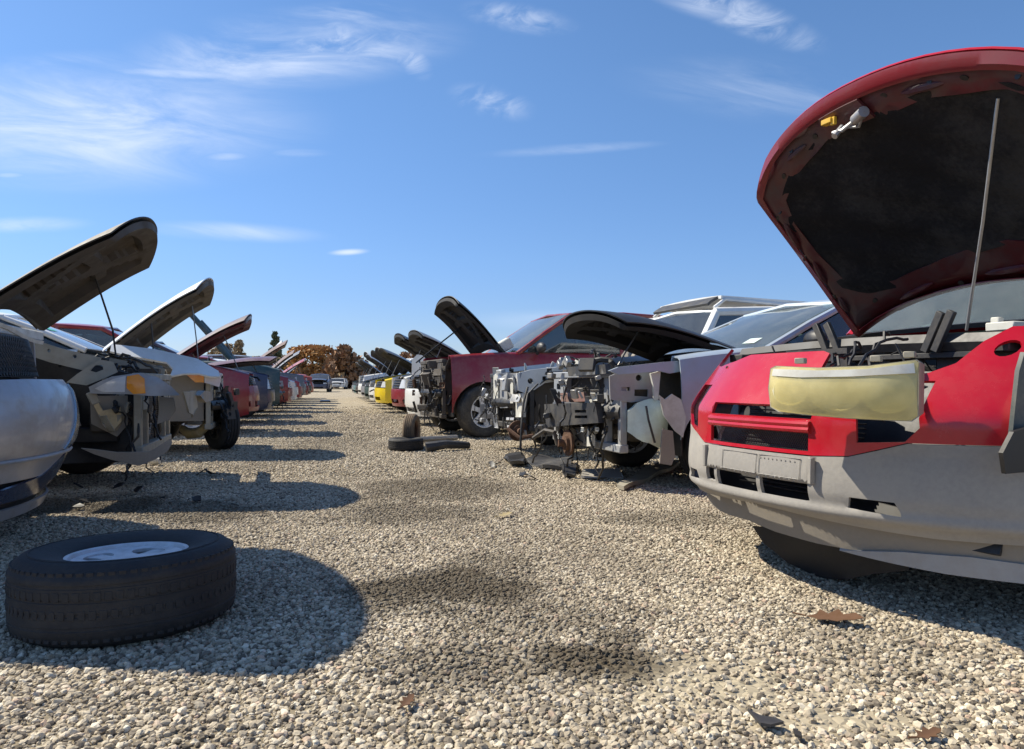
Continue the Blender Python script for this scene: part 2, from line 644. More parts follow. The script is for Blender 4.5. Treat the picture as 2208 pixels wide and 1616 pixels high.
p.inputs['Specular IOR Level'].default_value = .2
bp = nn(t, 'ShaderNodeBump', Strength=.8, Distance=.02)
t.links.new(vd.outputs['Distance'], bp.inputs['Height'])
t.links.new(bp.outputs[0], p.inputs['Normal'])

me = bpy.data.meshes.new('ground')
bm = bmesh.new()
xs = [-700, -200, -60] + [x * 1. for x in range(-24, 25, 2)] + [60, 200, 700]
ys = [-60, -10] + [y * 1. for y in range(-4, 60, 2)] + [90, 200, 500, 1200]
rg = random.Random(2)
gv = [[bm.verts.new((x, y, 0)) for y in ys] for x in xs]
for i in range(len(xs) - 1):
    for j in range(len(ys) - 1):
        bm.faces.new((gv[i][j], gv[i + 1][j], gv[i + 1][j + 1], gv[i][j + 1]))
bm.to_mesh(me)
bm.free()
me.materials.append(gm)
go = bpy.data.objects.new('ground', me)
COL.objects.link(go)
tag(go, kind='structure')

# loose stones: one uncountable object
sm = bpy.data.materials.new('gravel_stone')
sm.use_nodes = True
t = sm.node_tree
p = t.nodes['Principled BSDF']
oi = nn(t, 'ShaderNodeObjectInfo')
col = ramp(t, oi.outputs['Random'], [(0, (.10, .085, .066)), (.12, (.24, .20, .15)), (.32, (.41, .345, .25)), (.60, (.53, .455, .335)),
                                    (.82, (.60, .52, .39)), (.93, (.74, .67, .53)), (1, (.50, .36, .26))])
geo = nn(t, 'ShaderNodeNewGeometry')
n1 = nn(t, 'ShaderNodeTexNoise', Scale=90, Detail=3)
t.links.new(geo.outputs['Position'], n1.inputs['Vector'])
n3 = nn(t, 'ShaderNodeTexNoise', Scale=.9, Detail=5)
t.links.new(geo.outputs['Position'], n3.inputs['Vector'])
col = mixc(t, mth(t, 'MULTIPLY', maprange(t, n1.outputs[0], .45, .75), .35), col, (.25, .21, .16))
col = mixc(t, mth(t, 'MULTIPLY', maprange(t, n3.outputs[0], .40, .64), .38), col, (.26, .22, .165))
sg = nn(t, 'ShaderNodeGroup')
sg.node_tree = STAIN
col = mixc(t, mth(t, 'MULTIPLY', sg.outputs[0], .92), col, (.060, .045, .027))
t.links.new(col, p.inputs['Base Color'])
p.inputs['Roughness'].default_value = .85
p.inputs['Specular IOR Level'].default_value = .25

nr = np.random.default_rng(3)
pts, scl = [], []


def scatter(y0, y1, cell, r0, r1, keep=1.):
    xw = .80 * y1 + .8
    gx = np.arange(-xw, xw, cell)
    gy = np.arange(y0, y1, cell)
    X, Y = np.meshgrid(gx, gy)
    X = X.ravel() + nr.uniform(-.5, .5, X.size) * cell
    Y = Y.ravel() + nr.uniform(-.5, .5, Y.size) * cell
    k = (np.abs(X) < .80 * Y + .8) & (nr.random(X.size) < keep)
    # thin the stones where sand shows through
    for (px, py, rx, ry) in [(1560, 1490, .42, .14), (1800, 1560, .35, .1), (1500, 1440, .35, .12)]:
        c = G(px, py)
        d = np.sqrt(((X - c.x) / rx) ** 2 + ((Y - c.y) / ry) ** 2)
        k &= ~((d < 1) & (nr.random(X.size) < .72 * (1.15 - d)))
    X, Y = X[k], Y[k]
    s_ = nr.uniform(0, 1, X.size) ** 1.6 * (r1 - r0) + r0
    pts.append(np.stack([X, Y, s_ * nr.uniform(-.1, .45, X.size)], 1))
    scl.append(s_)


scatter(1.2, 2.2, .0135, .0036, .0112)
scatter(2.2, 3.4, .0118, .0032, .0092)
scatter(3.4, 6.0, .0140, .0038, .0095)
scatter(6.0, 10., .023, .0055, .012, .9)
for y_ in range(10, 24):
    scatter(y_, y_ + 1., .040, .008, .016, .85 * (24 - y_) / 14)
pts = np.concatenate(pts)
scl = np.concatenate(scl)
me = bpy.data.meshes.new('gravel_stones')
me.vertices.add(len(pts))
me.vertices.foreach_set('co', pts.astype(np.float32).ravel())
at_ = me.attributes.new('sc', 'FLOAT', 'POINT')
at_.data.foreach_set('value', scl.astype(np.float32))
me.materials.append(sm)
gs = bpy.data.objects.new('gravel_stones', me)
COL.objects.link(gs)
tag(gs, kind='stuff')
gs['label'] = 'loose tan and grey gravel stones covering the lane'
gs['category'] = 'gravel'
ng = bpy.data.node_groups.new('scatter_stones', 'GeometryNodeTree')
ng.interface.new_socket('Geometry', in_out='INPUT', socket_type='NodeSocketGeometry')
ng.interface.new_socket('Geometry', in_out='OUTPUT', socket_type='NodeSocketGeometry')
gi = ng.nodes.new('NodeGroupInput')
g_o = ng.nodes.new('NodeGroupOutput')
g2i = ng.nodes.new('GeometryNodeGeometryToInstance')
for k in range(6):
    ico = ng.nodes.new('GeometryNodeMeshIcoSphere')
    ico.inputs['Subdivisions'].default_value = 2
    ico.inputs['Radius'].default_value = 1
    nz_ = ng.nodes.new('ShaderNodeTexNoise')
    nz_.noise_dimensions = '4D'
    nz_.inputs['W'].default_value = k * 3.7
    nz_.inputs['Scale'].default_value = 1.1
    sub = ng.nodes.new('ShaderNodeVectorMath')
    sub.operation = 'SUBTRACT'
    sub.inputs[1].default_value = (.5, .5, .5)
    ng.links.new(nz_.outputs['Color'], sub.inputs[0])
    mul = ng.nodes.new('ShaderNodeVectorMath')
    mul.operation = 'MULTIPLY'
    mul.inputs[1].default_value = (2.0, 1.8, 1.4)
    ng.links.new(sub.outputs[0], mul.inputs[0])
    sp_ = ng.nodes.new('GeometryNodeSetPosition')
    ng.links.new(ico.outputs[0], sp_.inputs['Geometry'])
    ng.links.new(mul.outputs[0], sp_.inputs['Offset'])
    tf = ng.nodes.new('GeometryNodeTransform')
    tf.inputs['Scale'].default_value = (1.15, .95, .68 + .05 * k)
    ng.links.new(sp_.outputs[0], tf.inputs['Geometry'])
    smn = ng.nodes.new('GeometryNodeSetMaterial')
    smn.inputs['Material'].default_value = sm
    ng.links.new(tf.outputs[0], smn.inputs['Geometry'])
    ng.links.new(smn.outputs[0], g2i.inputs[0])
iop = ng.nodes.new('GeometryNodeInstanceOnPoints')
iop.inputs['Pick Instance'].default_value = True
ng.links.new(gi.outputs[0], iop.inputs['Points'])
ng.links.new(g2i.outputs[0], iop.inputs['Instance'])
rv = ng.nodes.new('FunctionNodeRandomValue')
rv.data_type = 'FLOAT_VECTOR'
rv.inputs[0].default_value = (-.5, -.5, 0)
rv.inputs[1].default_value = (.5, .5, 6.28)
ng.links.new(rv.outputs[0], iop.inputs['Rotation'])
na = ng.nodes.new('GeometryNodeInputNamedAttribute')
na.data_type = 'FLOAT'
na.inputs[0].default_value = 'sc'
ng.links.new(na.outputs[0], iop.inputs['Scale'])
ng.links.new(iop.outputs[0], g_o.inputs[0])
md = gs.modifiers.new('stones', 'NODES')
md.node_group = ng


# ---------------------------------------------------------------- vehicles
DEF = dict(L=4.5, W=1.76, nose=.74, cowl=1.0, cowl_x=-1.28, belt=1.0, roof=1.45, ws=-2.05, re=-3.35, rg=-4.05, deck=1.0,
           fa=-.88, ra=-3.55, wr=.315, sill=.24, fender={1: True, -1: True}, fx=-.12, angle=42, hood=True, hoodL=None,
           front='full', wheels=True, det=1, glass=True, crown=.05, hw=None, hood_over=None, lamp='clear', pan='frame',
           bz=(.26, .63), plate=False, nofront=False)


class Car:
    """a car parked nose to the lane; local x points forward from the nose, y to its left, z up"""

    def __init__(s, name, label, cat, x, y, deg, group, pm, **kw):
        s.P = dict(DEF)
        s.P.update(kw)
        s.root = empty(name, (x, y, 0), R(deg), label, cat, group)
        s.o = Vector((x, y, 0))
        s.M = Matrix.Rotation(R(deg), 3, 'Z')
        s.I = s.M.transposed()
        s.pm = pm
        s.rng = random.Random(int(x * 100) * 7 + int(y * 100))

    def loc(s, p):
        return s.I @ (Vector(p) - s.o)

    def wor(s, p):
        return s.M @ Vector(p) + s.o

    def _ray(s, px, py):
        d = s.I @ Vector(((px - 1104) / 1600, 1, (825 - py) / 1600))
        return s.loc(CAM), d

    def onx(s, px, py, x):
        o, d = s._ray(px, py)
        D = (x - o.x) / d.x
        q = o + d * D
        return (q.y, q.z)

    def ony(s, px, py, y):
        o, d = s._ray(px, py)
        D = (y - o.y) / d.y
        q = o + d * D
        return (q.x, q.z)

    def atD(s, px, py, D):
        o, d = s._ray(px, py)
        return o + d * D

    # --- shape functions
    def half(s, x):
        P = s.P
        h = P['W'] / 2
        if x > -1.0:
            h -= .13 * ((x + 1.0) / 1.0) ** 2.2
        t = -P['L'] + 1.0
        if x < t:
            h -= .10 * ((t - x) / 1.0) ** 2
        return h

    def top(s, x):
        P = s.P
        if x > P['cowl_x']:
            u = (x - P['cowl_x']) / (-P['cowl_x'])
            return lerp(P['cowl'], P['nose'], u ** 1.5)
        u = min(1, (P['cowl_x'] - x) / .9)
        return lerp(P['cowl'], P['belt'], u) if x > P['rg'] else P['deck'] - .03 * (P['rg'] - x)

    def yside(s, x, z):
        h = s.half(x)
        d = (z - .60) / .42
        return h - .055 * d * d - (.03 if z < .3 else 0)

    def body(s):
        P = s.P
        mb = MB()
        det = P['det']
        ar = P['wr'] + .065
        for sg in (1, -1):
            x0 = P['fx'] if P['fender'][sg] else P['cowl_x'] - .03
            x1 = -P['L'] + .06
            xs = [lerp(x0, x1, i / (46 if det else 24)) for i in range((46 if det else 24) + 1)]
            cols = []
            for c in (P['fa'], P['ra']):
                xs = [x for x in xs if not (c - ar - .01 < x < c + ar + .01)]
            for x in xs:
                cols.append((x, P['sill'] + (.10 * max(0, (x + .35) / .35) if x > -.35 else 0)))
            na_ = 14 if det else 8
            for c in (P['fa'], P['ra']):
                if c + ar > x0 + .02:
                    continue
                cols += [(c + ar + 1e-4, P['sill']), (c - ar - 1e-4, P['sill'])]
                for k in range(na_ + 1):
                    a = pi * k / na_
                    cols.append((c + ar * cos(a), P['wr'] + ar * sin(a) * .97 + .0))
            cols.sort(key=lambda q: -q[0])
            rows = 8 if det else 4
            vs, fs = [], []
            for (x, zl) in cols:
                zt = s.top(x)
                zl = min(zl, zt - .06)
                for j in range(rows + 1):
                    u = j / rows
                    z = lerp(zl, zt, u)
                    vs.append((x, sg * s.yside(x, z), z))
                y = s.yside(x, zt)
                vs.append((x, sg * (y - .03), zt + .022))
                vs.append((x, sg * (y - .11), zt + .03))
                vs.append((x, sg * (y - .13), zt - .02))
            n1 = rows + 4
            for i in range(len(cols) - 1):
                if abs(cols[i][0] - cols[i + 1][0]) < 1e-3:
                    continue
                for j in range(n1 - 1):
                    fs.append((i * n1 + j, (i + 1) * n1 + j, (i + 1) * n1 + j + 1, i * n1 + j + 1))
            mb.shell(vs, fs, .012 * sg)
        # tail
        h = s.half(-P['L']) - .02
        L = -P['L']
        zt = s.top(L)

        def tail(u, v):
            y = lerp(-h, h, u)
            z = lerp(.3, zt if P['rg'] > L + .25 else P['belt'], v)
            return (L + .06 - .07 * sin(pi * v) * .8 + .18 * abs(y / h) ** 3, y, z)
        mb.grid(tail, 10, 6, .012)
        if P['rg'] > L + .25:
            def deck(u, v):
                x = lerp(P['rg'], L + .1, u)
                hh = s.half(x) - .10
                y = lerp(-hh, hh, v)
                return (x, y, s.top(x) + .03 + .02 * (1 - (y / hh) ** 2))
            mb.grid(deck, 6, 8, .012)
        # roof, pillars
        yr = P['W'] / 2 - (.23 if P['roof'] < 1.6 else .17)
        yb = P['W'] / 2 - .10
        zr = P['roof']
        s.yr, s.yb = yr, yb

        def roof(u, v):
            x = lerp(P['ws'] + .03, P['re'] - .03, u)
            y = lerp(-yr, yr, v)
            return (x, y, zr - .055 * abs(y / yr) ** 2.5 - .06 * (2 * abs(u - .45)) ** 2.5)
        if P.get('has_roof', True):
            mb.grid(roof, 10, 10, .02)
        bz = P['belt'] + .0
        pil = [((P['cowl_x'] - .03, yb - .02, P['cowl'] + .01), (P['ws'], yr, zr - .085), .032),
               ((lerp(P['ws'], P['re'], P.get('bp', .42)), yb, bz), (lerp(P['ws'], P['re'], P.get('bp', .42)), yr + .01, zr - .06), .035),
               ((P['rg'] + .02, yb - .01, bz), (P['re'], yr, zr - .09), .05)]
        if P['re'] < -3.7:
            pil.append((((P['re'] + P['ws']) / 2 - .55, yb, bz), ((P['re'] + P['ws']) / 2 - .5, yr + .01, zr - .06), .04))
        if not P.get('has_roof', True):
            pil = pil[:1]
        for sg in (1, -1):
            for a, b, w in pil:
                A = Vector((a[0], sg * a[1], a[2]))
                B = Vector((b[0], sg * b[1], b[2]))
                w *= P.get('pk', 1)
                mb.tube([A, A.lerp(B, .5) + Vector((0, sg * .015, .015)), B], [w, w * .95, w * .9], 8)
            if not P.get('has_roof', True):
                continue
            mb.tube([(P['ws'] + .02, sg * yr, zr - .085), (lerp(P['ws'], P['re'], .45), sg * (yr + .012), zr - .05), (P['re'], sg * yr, zr - .09)], .03 * P.get('pk', 1), 8)
        if P.get('has_roof', True):
            mb.tube([(P['ws'] + .02, -yr, zr - .085), (P['ws'] + .04, 0, zr - .04), (P['ws'] + .02, yr, zr - .085)], .026, 6)
        # cowl panel
        cx = P['cowl_x']

        def cowl(u, v):
            y = lerp(-yb + .04, yb - .04, v)
            return (lerp(cx + .10, cx - .10, u), y, P['cowl'] - .015 + .03 * u + .02 * (1 - (y / yb) ** 2))
        s.bodyobj = mb.build('body', s.pm, s.root)
        MB().grid(cowl, 3, 8, .02).build('cowl_panel', 'black', s.root)
        # dark underbody, wheel wells, firewall, cabin
        ub = MB()
        ub.box((lerp(cx, L, .5), 0, .34), (abs(L - cx) - .15, P['W'] - .28, .14))
        ub.box((cx - .02, 0, (P['cowl'] + .3) / 2), (.04, P['W'] - .3, P['cowl'] - .32))
        for sg in (1, -1):
            for c in (P['fa'], P['ra']):
                if c == P['fa'] and not P['fender'][sg]:
                    continue
                yo, yi = sg * (s.half(c) - .03), sg * (s.half(c) - .32)

                def well(u, v, c=c, yo=yo, yi=yi):
                    a = pi * (u * 1.1 - .05)
                    return (c + ar * 1.01 * cos(a), lerp(yo, yi, v), min(P['wr'] + ar * 1.0 * sin(a), s.top(c) - .08))
                ub.grid(well, 12, 2, .006)
            ub.box((-.86, sg * .40, .40), (1.0, .09, .11))
        ub.build('underbody', 'black', s.root)
        if det:
            for sg in (1, -1):
                sb = MB()
                sb.box((cx - 1.05, sg * .36, .62), (.5, .48, .2))
                sb.box((cx - 1.33, sg * .36, .95), (.16, .46, .6), Matrix.Rotation(R(-14), 3, 'Y'))
                sb.box((cx - 1.43, sg * .36, 1.30), (.09, .25, .17))
                sb.build('seat', 'seat', s.root)
            d = MB()
            d.box((cx - .35, 0, P['cowl'] - .07), (.4, P['W'] - .3, .16))
            d.lathe([(.17, -.012), (.19, 0), (.17, .012)], (cx - .62, .36, P['cowl'] - .02), 'x', 20, True)
            d.build('dashboard', 'black', s.root)
        if P['glass']:
            def wsf(u, v):
                y = lerp(-1, 1, v)
                hb, ht = yb - .05, yr - .03
                return (lerp(cx - .02, P['ws'] + .03, u) + .07 * (1 - y * y) * (1 - .4 * u), y * lerp(hb, ht, u), lerp(P['cowl'] + .025, zr - .075, u) + .012 * sin(pi * u))
            s.wsf = wsf
            MB().grid(wsf, 6, 10, .006).build('windshield', P.get('wsm', 'wind'), s.root)
            for sg in (1, -1):
                mid = lerp(P['ws'], P['re'], P.get('bp', .42))
                gl_ = MB()
                for a, b, c_, d_ in (((cx - .12, bz + .03), (P['ws'] - .03, zr - .10), (mid + .03, zr - .09), (mid + .03, bz + .03)),
                                     ((mid - .03, bz + .03), (mid - .03, zr - .09), (P['re'] + .03, zr - .11), (P['rg'] + .10, bz + .03))):
                    q = []
                    for (x, z) in (a, b, c_, d_):
                        u = (z - bz) / (zr - bz)
                        q.append((x, sg * lerp(yb - .005, yr + .0, u), z))
                    g2 = MB()
                    g2.add(q, [(0, 1, 2, 3)])
                    gl_.shell(g2.v, g2.f, .005)
                gl_.build('side_window', 'window_dark', s.root, smooth=False)
            q = MB().grid(lambda u, v: (lerp(P['rg'] + .02, P['re'] - .02, u), lerp(-1, 1, v) * lerp(yb - .06, yr - .04, u), lerp(bz + .03, zr - .09, u)), 2, 4, .005)
            q.build('rear_window', 'window_dark', s.root)
        return s

    # --- hood about its rear hinge
    def hood_pt(s, sv, y, z):
        a = s.ha
        return (s.hx + sv * cos(a) - z * sin(a), y, s.hz + sv * sin(a) + z * cos(a))

    def hood(s, m=None, panm='iron', frame=True):
        P = s.P
        m = m or s.pm
        s.ha = R(P['angle'])
        s.hx = P['cowl_x'] + .08
        s.hz = P['cowl'] + .03 + P.get('hinge_dz', 0)
        Lh = P['hoodL'] or (-P['cowl_x'] - .12)
        hw = P['hw'] or P['W'] / 2 - .21
        y0 = P.get('hy', 0)
        n = 22 if P['det'] else 10

        def sk(a, b, off=0., inset=0.):
            w = lerp(hw + .02, hw - .03, a) - inset
            y = b * w
            bb = min(1., abs(b))
            a = min(1., max(0., a))
            s0 = P.get('rear_sweep', .06) * (1 - bb ** 2) + inset
            s1 = Lh + P.get('nose_sweep', .10) * (1 - bb ** 2.2) - .05 * bb ** 8 - inset
            sv = lerp(s0, s1, a)
            z = P['crown'] * (1 - bb ** 2) * (1 - .3 * a) - P.get('droop', .09) * a ** 3.2 - .035 * bb ** 5 - off
            return s.hood_pt(sv, y + y0, z)
        s.sk = sk
        ho = MB().grid(lambda u, v: sk(u, v * 2 - 1), n, n, .010).build('hood', m, s.root)
        # folded hem and inner pan with pressed pockets
        if frame:
            def pan(u, v):
                b = v * 2 - 1
                a = u
                e = min(a, 1 - a) * 1.0
                eb = (1 - abs(b))
                rib = 1 if (e < .13 or eb < .20) else 0
                for (k, c) in ((1.0, .0), (-1.0, .0)):
                    if abs(b - k * (a * .75 - .05)) < .13:
                        rib = max(rib, .85)
                if abs(a - .55) < .05 and abs(b) < .75:
                    rib = max(rib, .7)
                if e < .02 or eb < .03:
                    rib = .2
                return sk(a, b, .014 + .058 * rib, .02)
            nf = 40 if P['det'] else 12
            MB().grid(pan, nf, nf, .004).build('hood_frame', panm, ho)
        return ho

    def rod(s, y=.35, x0=-.2, a=.55, b=None, r=.006, m='steel'):
        A = Vector((x0, y, s.top(x0) - .03))
        B = Vector(s.sk(a, b if b is not None else y / .65, .05))
        MB().tube([A, A.lerp(B, .5) + Vector((.006, 0, 0)), B], r, 6).build('prop_rod', m, s.root)

    # --- wheels
    def wheel(s, x, sg, m='wheel_silver', tyre='rubber', steer=0., r=None, z=None, w=.215, rimonly=False):
        P = s.P
        r = r or P['wr']
        y = sg * (s.half(x) - .03 - w / 2)
        wh = bare_wheel('wheel', r, w, m, tyre, s.root, 12 if not P['det'] else 36)
        wh.location = (x, y, z if z is not None else r)
        wh.rotation_euler = (0, 0, (0 if sg > 0 else pi) + steer)
        return wh

    def wheels(s, which=((1, 'f'), (1, 'r'), (-1, 'f'), (-1, 'r')), **kw):
        for sg, k in which:
            s.wheel(s.P['fa' if k == 'f' else 'ra'], sg, **kw)

    # --- front end
    def xfront(s, y, z):
        h = s.P['W'] / 2
        zc = .48
        return -.34 * (abs(y) / h) ** 2.8 - .22 * max(0, z - .6) - .28 * max(0, .38 - z) - .10 * (z - zc) ** 2

    def bumper(s, m=None, hole=True):
        P = s.P
        m = m or s.pm
        z0, z1 = P['bz']
        h = P['W'] / 2 - .02
        outer = [(-h, z0 + .06), (-h, z1 - .02), (-.5 * h, z1), (.5 * h, z1), (h, z1 - .02), (h, z0 + .06), (.8 * h, z0), (-.8 * h, z0)]
        holes = [rect(-.42, z0 + .06, .42, z0 + .15)]
        if P['det']:
            for sg in (1, -1):
                holes.append([(sg * .58, z0 + .07), (sg * .74, z0 + .08), (sg * .72, z0 + .15), (sg * .57, z0 + .15)])
        MB().patch(outer, holes if hole else [], lambda u, v: (s.xfront(u, v), u, v), .055 if P['det'] else .12, .015).build('front_bumper', m, s.root)

    def grille_lamps(s, gm='black', lamps=(1, -1), lm=None):
        P = s.P
        z1 = P['bz'][1]
        zt = P['nose'] + .02
        h = P['W'] / 2 - .02
        f = lambda u, v: (s.xfront(u, v) - .01, u, v)
        g = MB()
        g.patch(rect(-.40, z1 + .012, .40, zt), [], lambda u, v: (s.xfront(u, v) - .05, u, v), .1, .01)
        for k in range(4):
            z = lerp(z1 + .03, zt - .02, k / 3)
            g.tube([(s.xfront(y, z) - .025, y, z) for y in (-.4, -.2, 0, .2, .4)], .009, 5)
        g.build('grille', gm, s.root)
        for sg in lamps:
            o = [(sg * .42, z1 + .015), (sg * .44, zt - .01), (sg * (h - .10), zt - .0), (sg * (h - .02), zt - .05), (sg * (h - .06), z1 + .02)]
            MB().patch(o, [], f, .06, .05).build('headlight', lm or P['lamp'], s.root)

    def core(s, m='grey_metal', rad=True, x=-.20, beam='black', zb=.50):
        """bare radiator support with radiator and bumper beam, for fronts that lost their skin"""
        P = s.P
        zt = s.top(x) - .04
        c = MB()
        for z, d in ((zt, .05), (.30, .06)):
            c.box((x, 0, z), (.07, 1.34, d))
        for y in (-.64, -.40, .40, .64):
            c.box((x, y, (zt + .3) / 2), (.05, .05, zt - .3))
        for sg in (1, -1):
            c.patch(rect(sg * .43, .58, sg * .63, zt - .03), [circ(sg * .53, .66, .035), rect(sg * .49, .71, sg * .58, min(.76, zt - .05))], lambda u, v: (x + .03, u, v), .1, .006)
        c.build('radiator_support', m, s.root)
        if rad:
            r = MB()
            r.box((x - .05, 0, (zt + .3) / 2), (.03, .72, zt - .36))
            for k in range(26):
                z = lerp(.34, zt - .05, k / 25)
                r.box((x - .03, 0, z), (.012, .70, .004))
            r.build('radiator', 'iron', s.root)
        if beam:
            def bf(u, v):
                y = lerp(-.66, .66, u)
                a = 2 * pi * v
                return (x + .10 - .10 * (y / .66) ** 2 + .045 * cos(a), y, zb + .055 * sin(a))
            MB().grid(bf, 12, 10).build('bumper_beam', beam, s.root)

    def bay(s, dens=1., aprons='iron', x0=-.25, sides=(1, -1)):
        """engine, aprons, hoses and wiring under the open hood"""
        P = s.P
        rng = s.rng
        cx = P['cowl_x']
        zt = P['cowl'] - .1
        for sg in sides:
            a = MB()

            def ap(u, v, sg=sg):
                x = lerp(x0, cx, u)
                z = lerp(.36, s.top(x) - .06, v)
                return (x, sg * (.60 + .03 * sin(9 * u) * v), z)
            a.grid(ap, 10, 4, .008)
            a.lathe([(.0, .04), (.10, .035), (.12, 0), (.13, -.1)], (cx + .38, sg * .53, s.top(cx + .4) - .10), 'z', 16)
            a.box((lerp(x0, cx, .5), sg * .63, s.top(-.6) - .07), (abs(cx - x0), .09, .035))
            a.build('inner_fender_or_backing', aprons, s.root)
        e = MB()
        ex = cx * .52
        e.box((ex, 0, .52), (.42, .52, .42))
        e.box((ex + .02, -.02, .75), (.30, .46, .10))
        for k in range(4):
            e.tube([(ex + .12, -.18 + k * .12, .76), (ex + .24, -.18 + k * .12, .73), (ex + .28, -.18 + k * .12, .6)], .02, 7)
        e.lathe([(.0, .05), (.07, .05), (.08, .02), (.08, -.02), (.0, -.05)], (ex + .25, .22, .58), 'x', 16)
        e.lathe([(.0, .04), (.05, .04), (.055, -.03), (.0, -.03)], (ex + .26, -.20, .66), 'x', 14)
        for k in range(int(16 * dens)):
            c = (rng.uniform(cx + .15, x0 - .1), rng.uniform(-.5, .5), rng.uniform(.45, s.top(-.5) - .08))
            d = (rng.uniform(.05, .20), rng.uniform(.05, .20), rng.uniform(.04, .14))
            e.box(c, d, Matrix.Rotation(rng.uniform(-.6, .6), 3, 'Z'))
        e.build('engine', 'iron', s.root)
        b = MB()
        b.box((cx + .62, .42, s.top(-.6) - .17), (.26, .18, .19))
        b.box((cx + .62, .42, s.top(-.6) - .065), (.24, .16, .02))
        for q in (-.05, .05):
            b.lathe([(.012, .0), (.012, .02), (0, .02)], (cx + .62 + q, .46, s.top(-.6) - .055), 'z', 8)
        b.build('battery', 'plastic_dark', s.root)
        h = MB()
        for k in range(int(9 * dens)):
            A = Vector((rng.uniform(cx + .1, x0), rng.uniform(-.55, .55), rng.uniform(.5, s.top(-.6) - .02)))
            B = A + Vector((rng.uniform(-.3, .4), rng.uniform(-.4, .4), rng.uniform(-.2, .1)))
            B.z = min(max(B.z, .35), s.top(-.5) + .0)
            h.tube(sag(A, B, rng.uniform(-.10, .06), 7, .015, rng), rng.uniform(.010, .024), 7)
        h.each('hose', 'black', s.root)
        w = MB()
        for k in range(int(16 * dens)):
            A = Vector((rng.uniform(cx + .2, x0 + .08), rng.uniform(-.62, .62), rng.uniform(.45, s.top(-.5) + .02)))
            B = A + Vector((rng.uniform(-.25, .25), rng.uniform(-.35, .35), rng.uniform(-.3, .1)))
            w.tube(sag(A, B, rng.uniform(-.06, .12), 8, .02, rng), rng.uniform(.003, .007), 5)
        w.each('wiring', 'plastic_dark', s.root)

    def dangle(s, n=8, x=-.1, z=(.35, .8), yr=(-.65, .65), low=.06):
        rng = s.rng
        w = MB()
        for k in range(n):
            y = rng.uniform(*yr)
            A = Vector((x + rng.uniform(-.15, .05), y, rng.uniform(*z)))
            B = A + Vector((rng.uniform(-.1, .12), rng.uniform(-.2, .2), -rng.uniform(.1, .45)))
            B.z = max(B.z, low)
            w.tube(sag(A, B, rng.uniform(-.05, .08), 8, .02, rng), rng.uniform(.004, .010), 5)
        w.each('loose_cable', 'black', s.root)

    def bits(s, n=14, name='bracket', m='grey_metal', x=(-.3, .0), y=(-.7, .7), z=(.25, .85), size=(.04, .16), th=.012):
        """small bent sheet brackets with holes"""
        rng = s.rng
        mb = MB()
        for k in range(n):
            c = Vector((rng.uniform(*x), rng.uniform(*y), rng.uniform(*z)))
            w_, h_ = rng.uniform(*size), rng.uniform(*size)
            M3 = (Matrix.Rotation(rng.uniform(-.9, .9), 3, 'Z') @ Matrix.Rotation(rng.uniform(-.5, .5), 3, 'Y'))
            if rng.random() < .5:
                mb.patch(rect(-w_ / 2, -h_ / 2, w_ / 2, h_ / 2), [circ(0, 0, min(w_, h_) * .22, 8)], lambda u, v: c + M3 @ Vector((.02 * (abs(u) > w_ * .3), u, v)), .06, .005)
            else:
                mb.box(c, (th + rng.uniform(.0, .05), w_, h_), M3)
        mb.each(name, m, s.root)

    def mirror(s, sg, m='black', x=None, zz=.09):
        P = s.P
        c = Vector(((x or P['cowl_x'] - .32), sg * (s.yb + .16), P['belt'] + zz))
        mb = MB()
        k = len(mb.v)

        def ell(u, v):
            a, b = 2 * pi * v, pi * u
            return c + Vector((.06 * sin(b) * cos(a), .115 * cos(b), .075 * sin(b) * sin(a)))
        mb.grid(ell, 10, 14)
        mb.tube([c + Vector((0, -sg * .06, -.05)), c + Vector((0, -sg * .17, -.08))], .022, 6)
        mb.build('side_mirror', m, s.root)


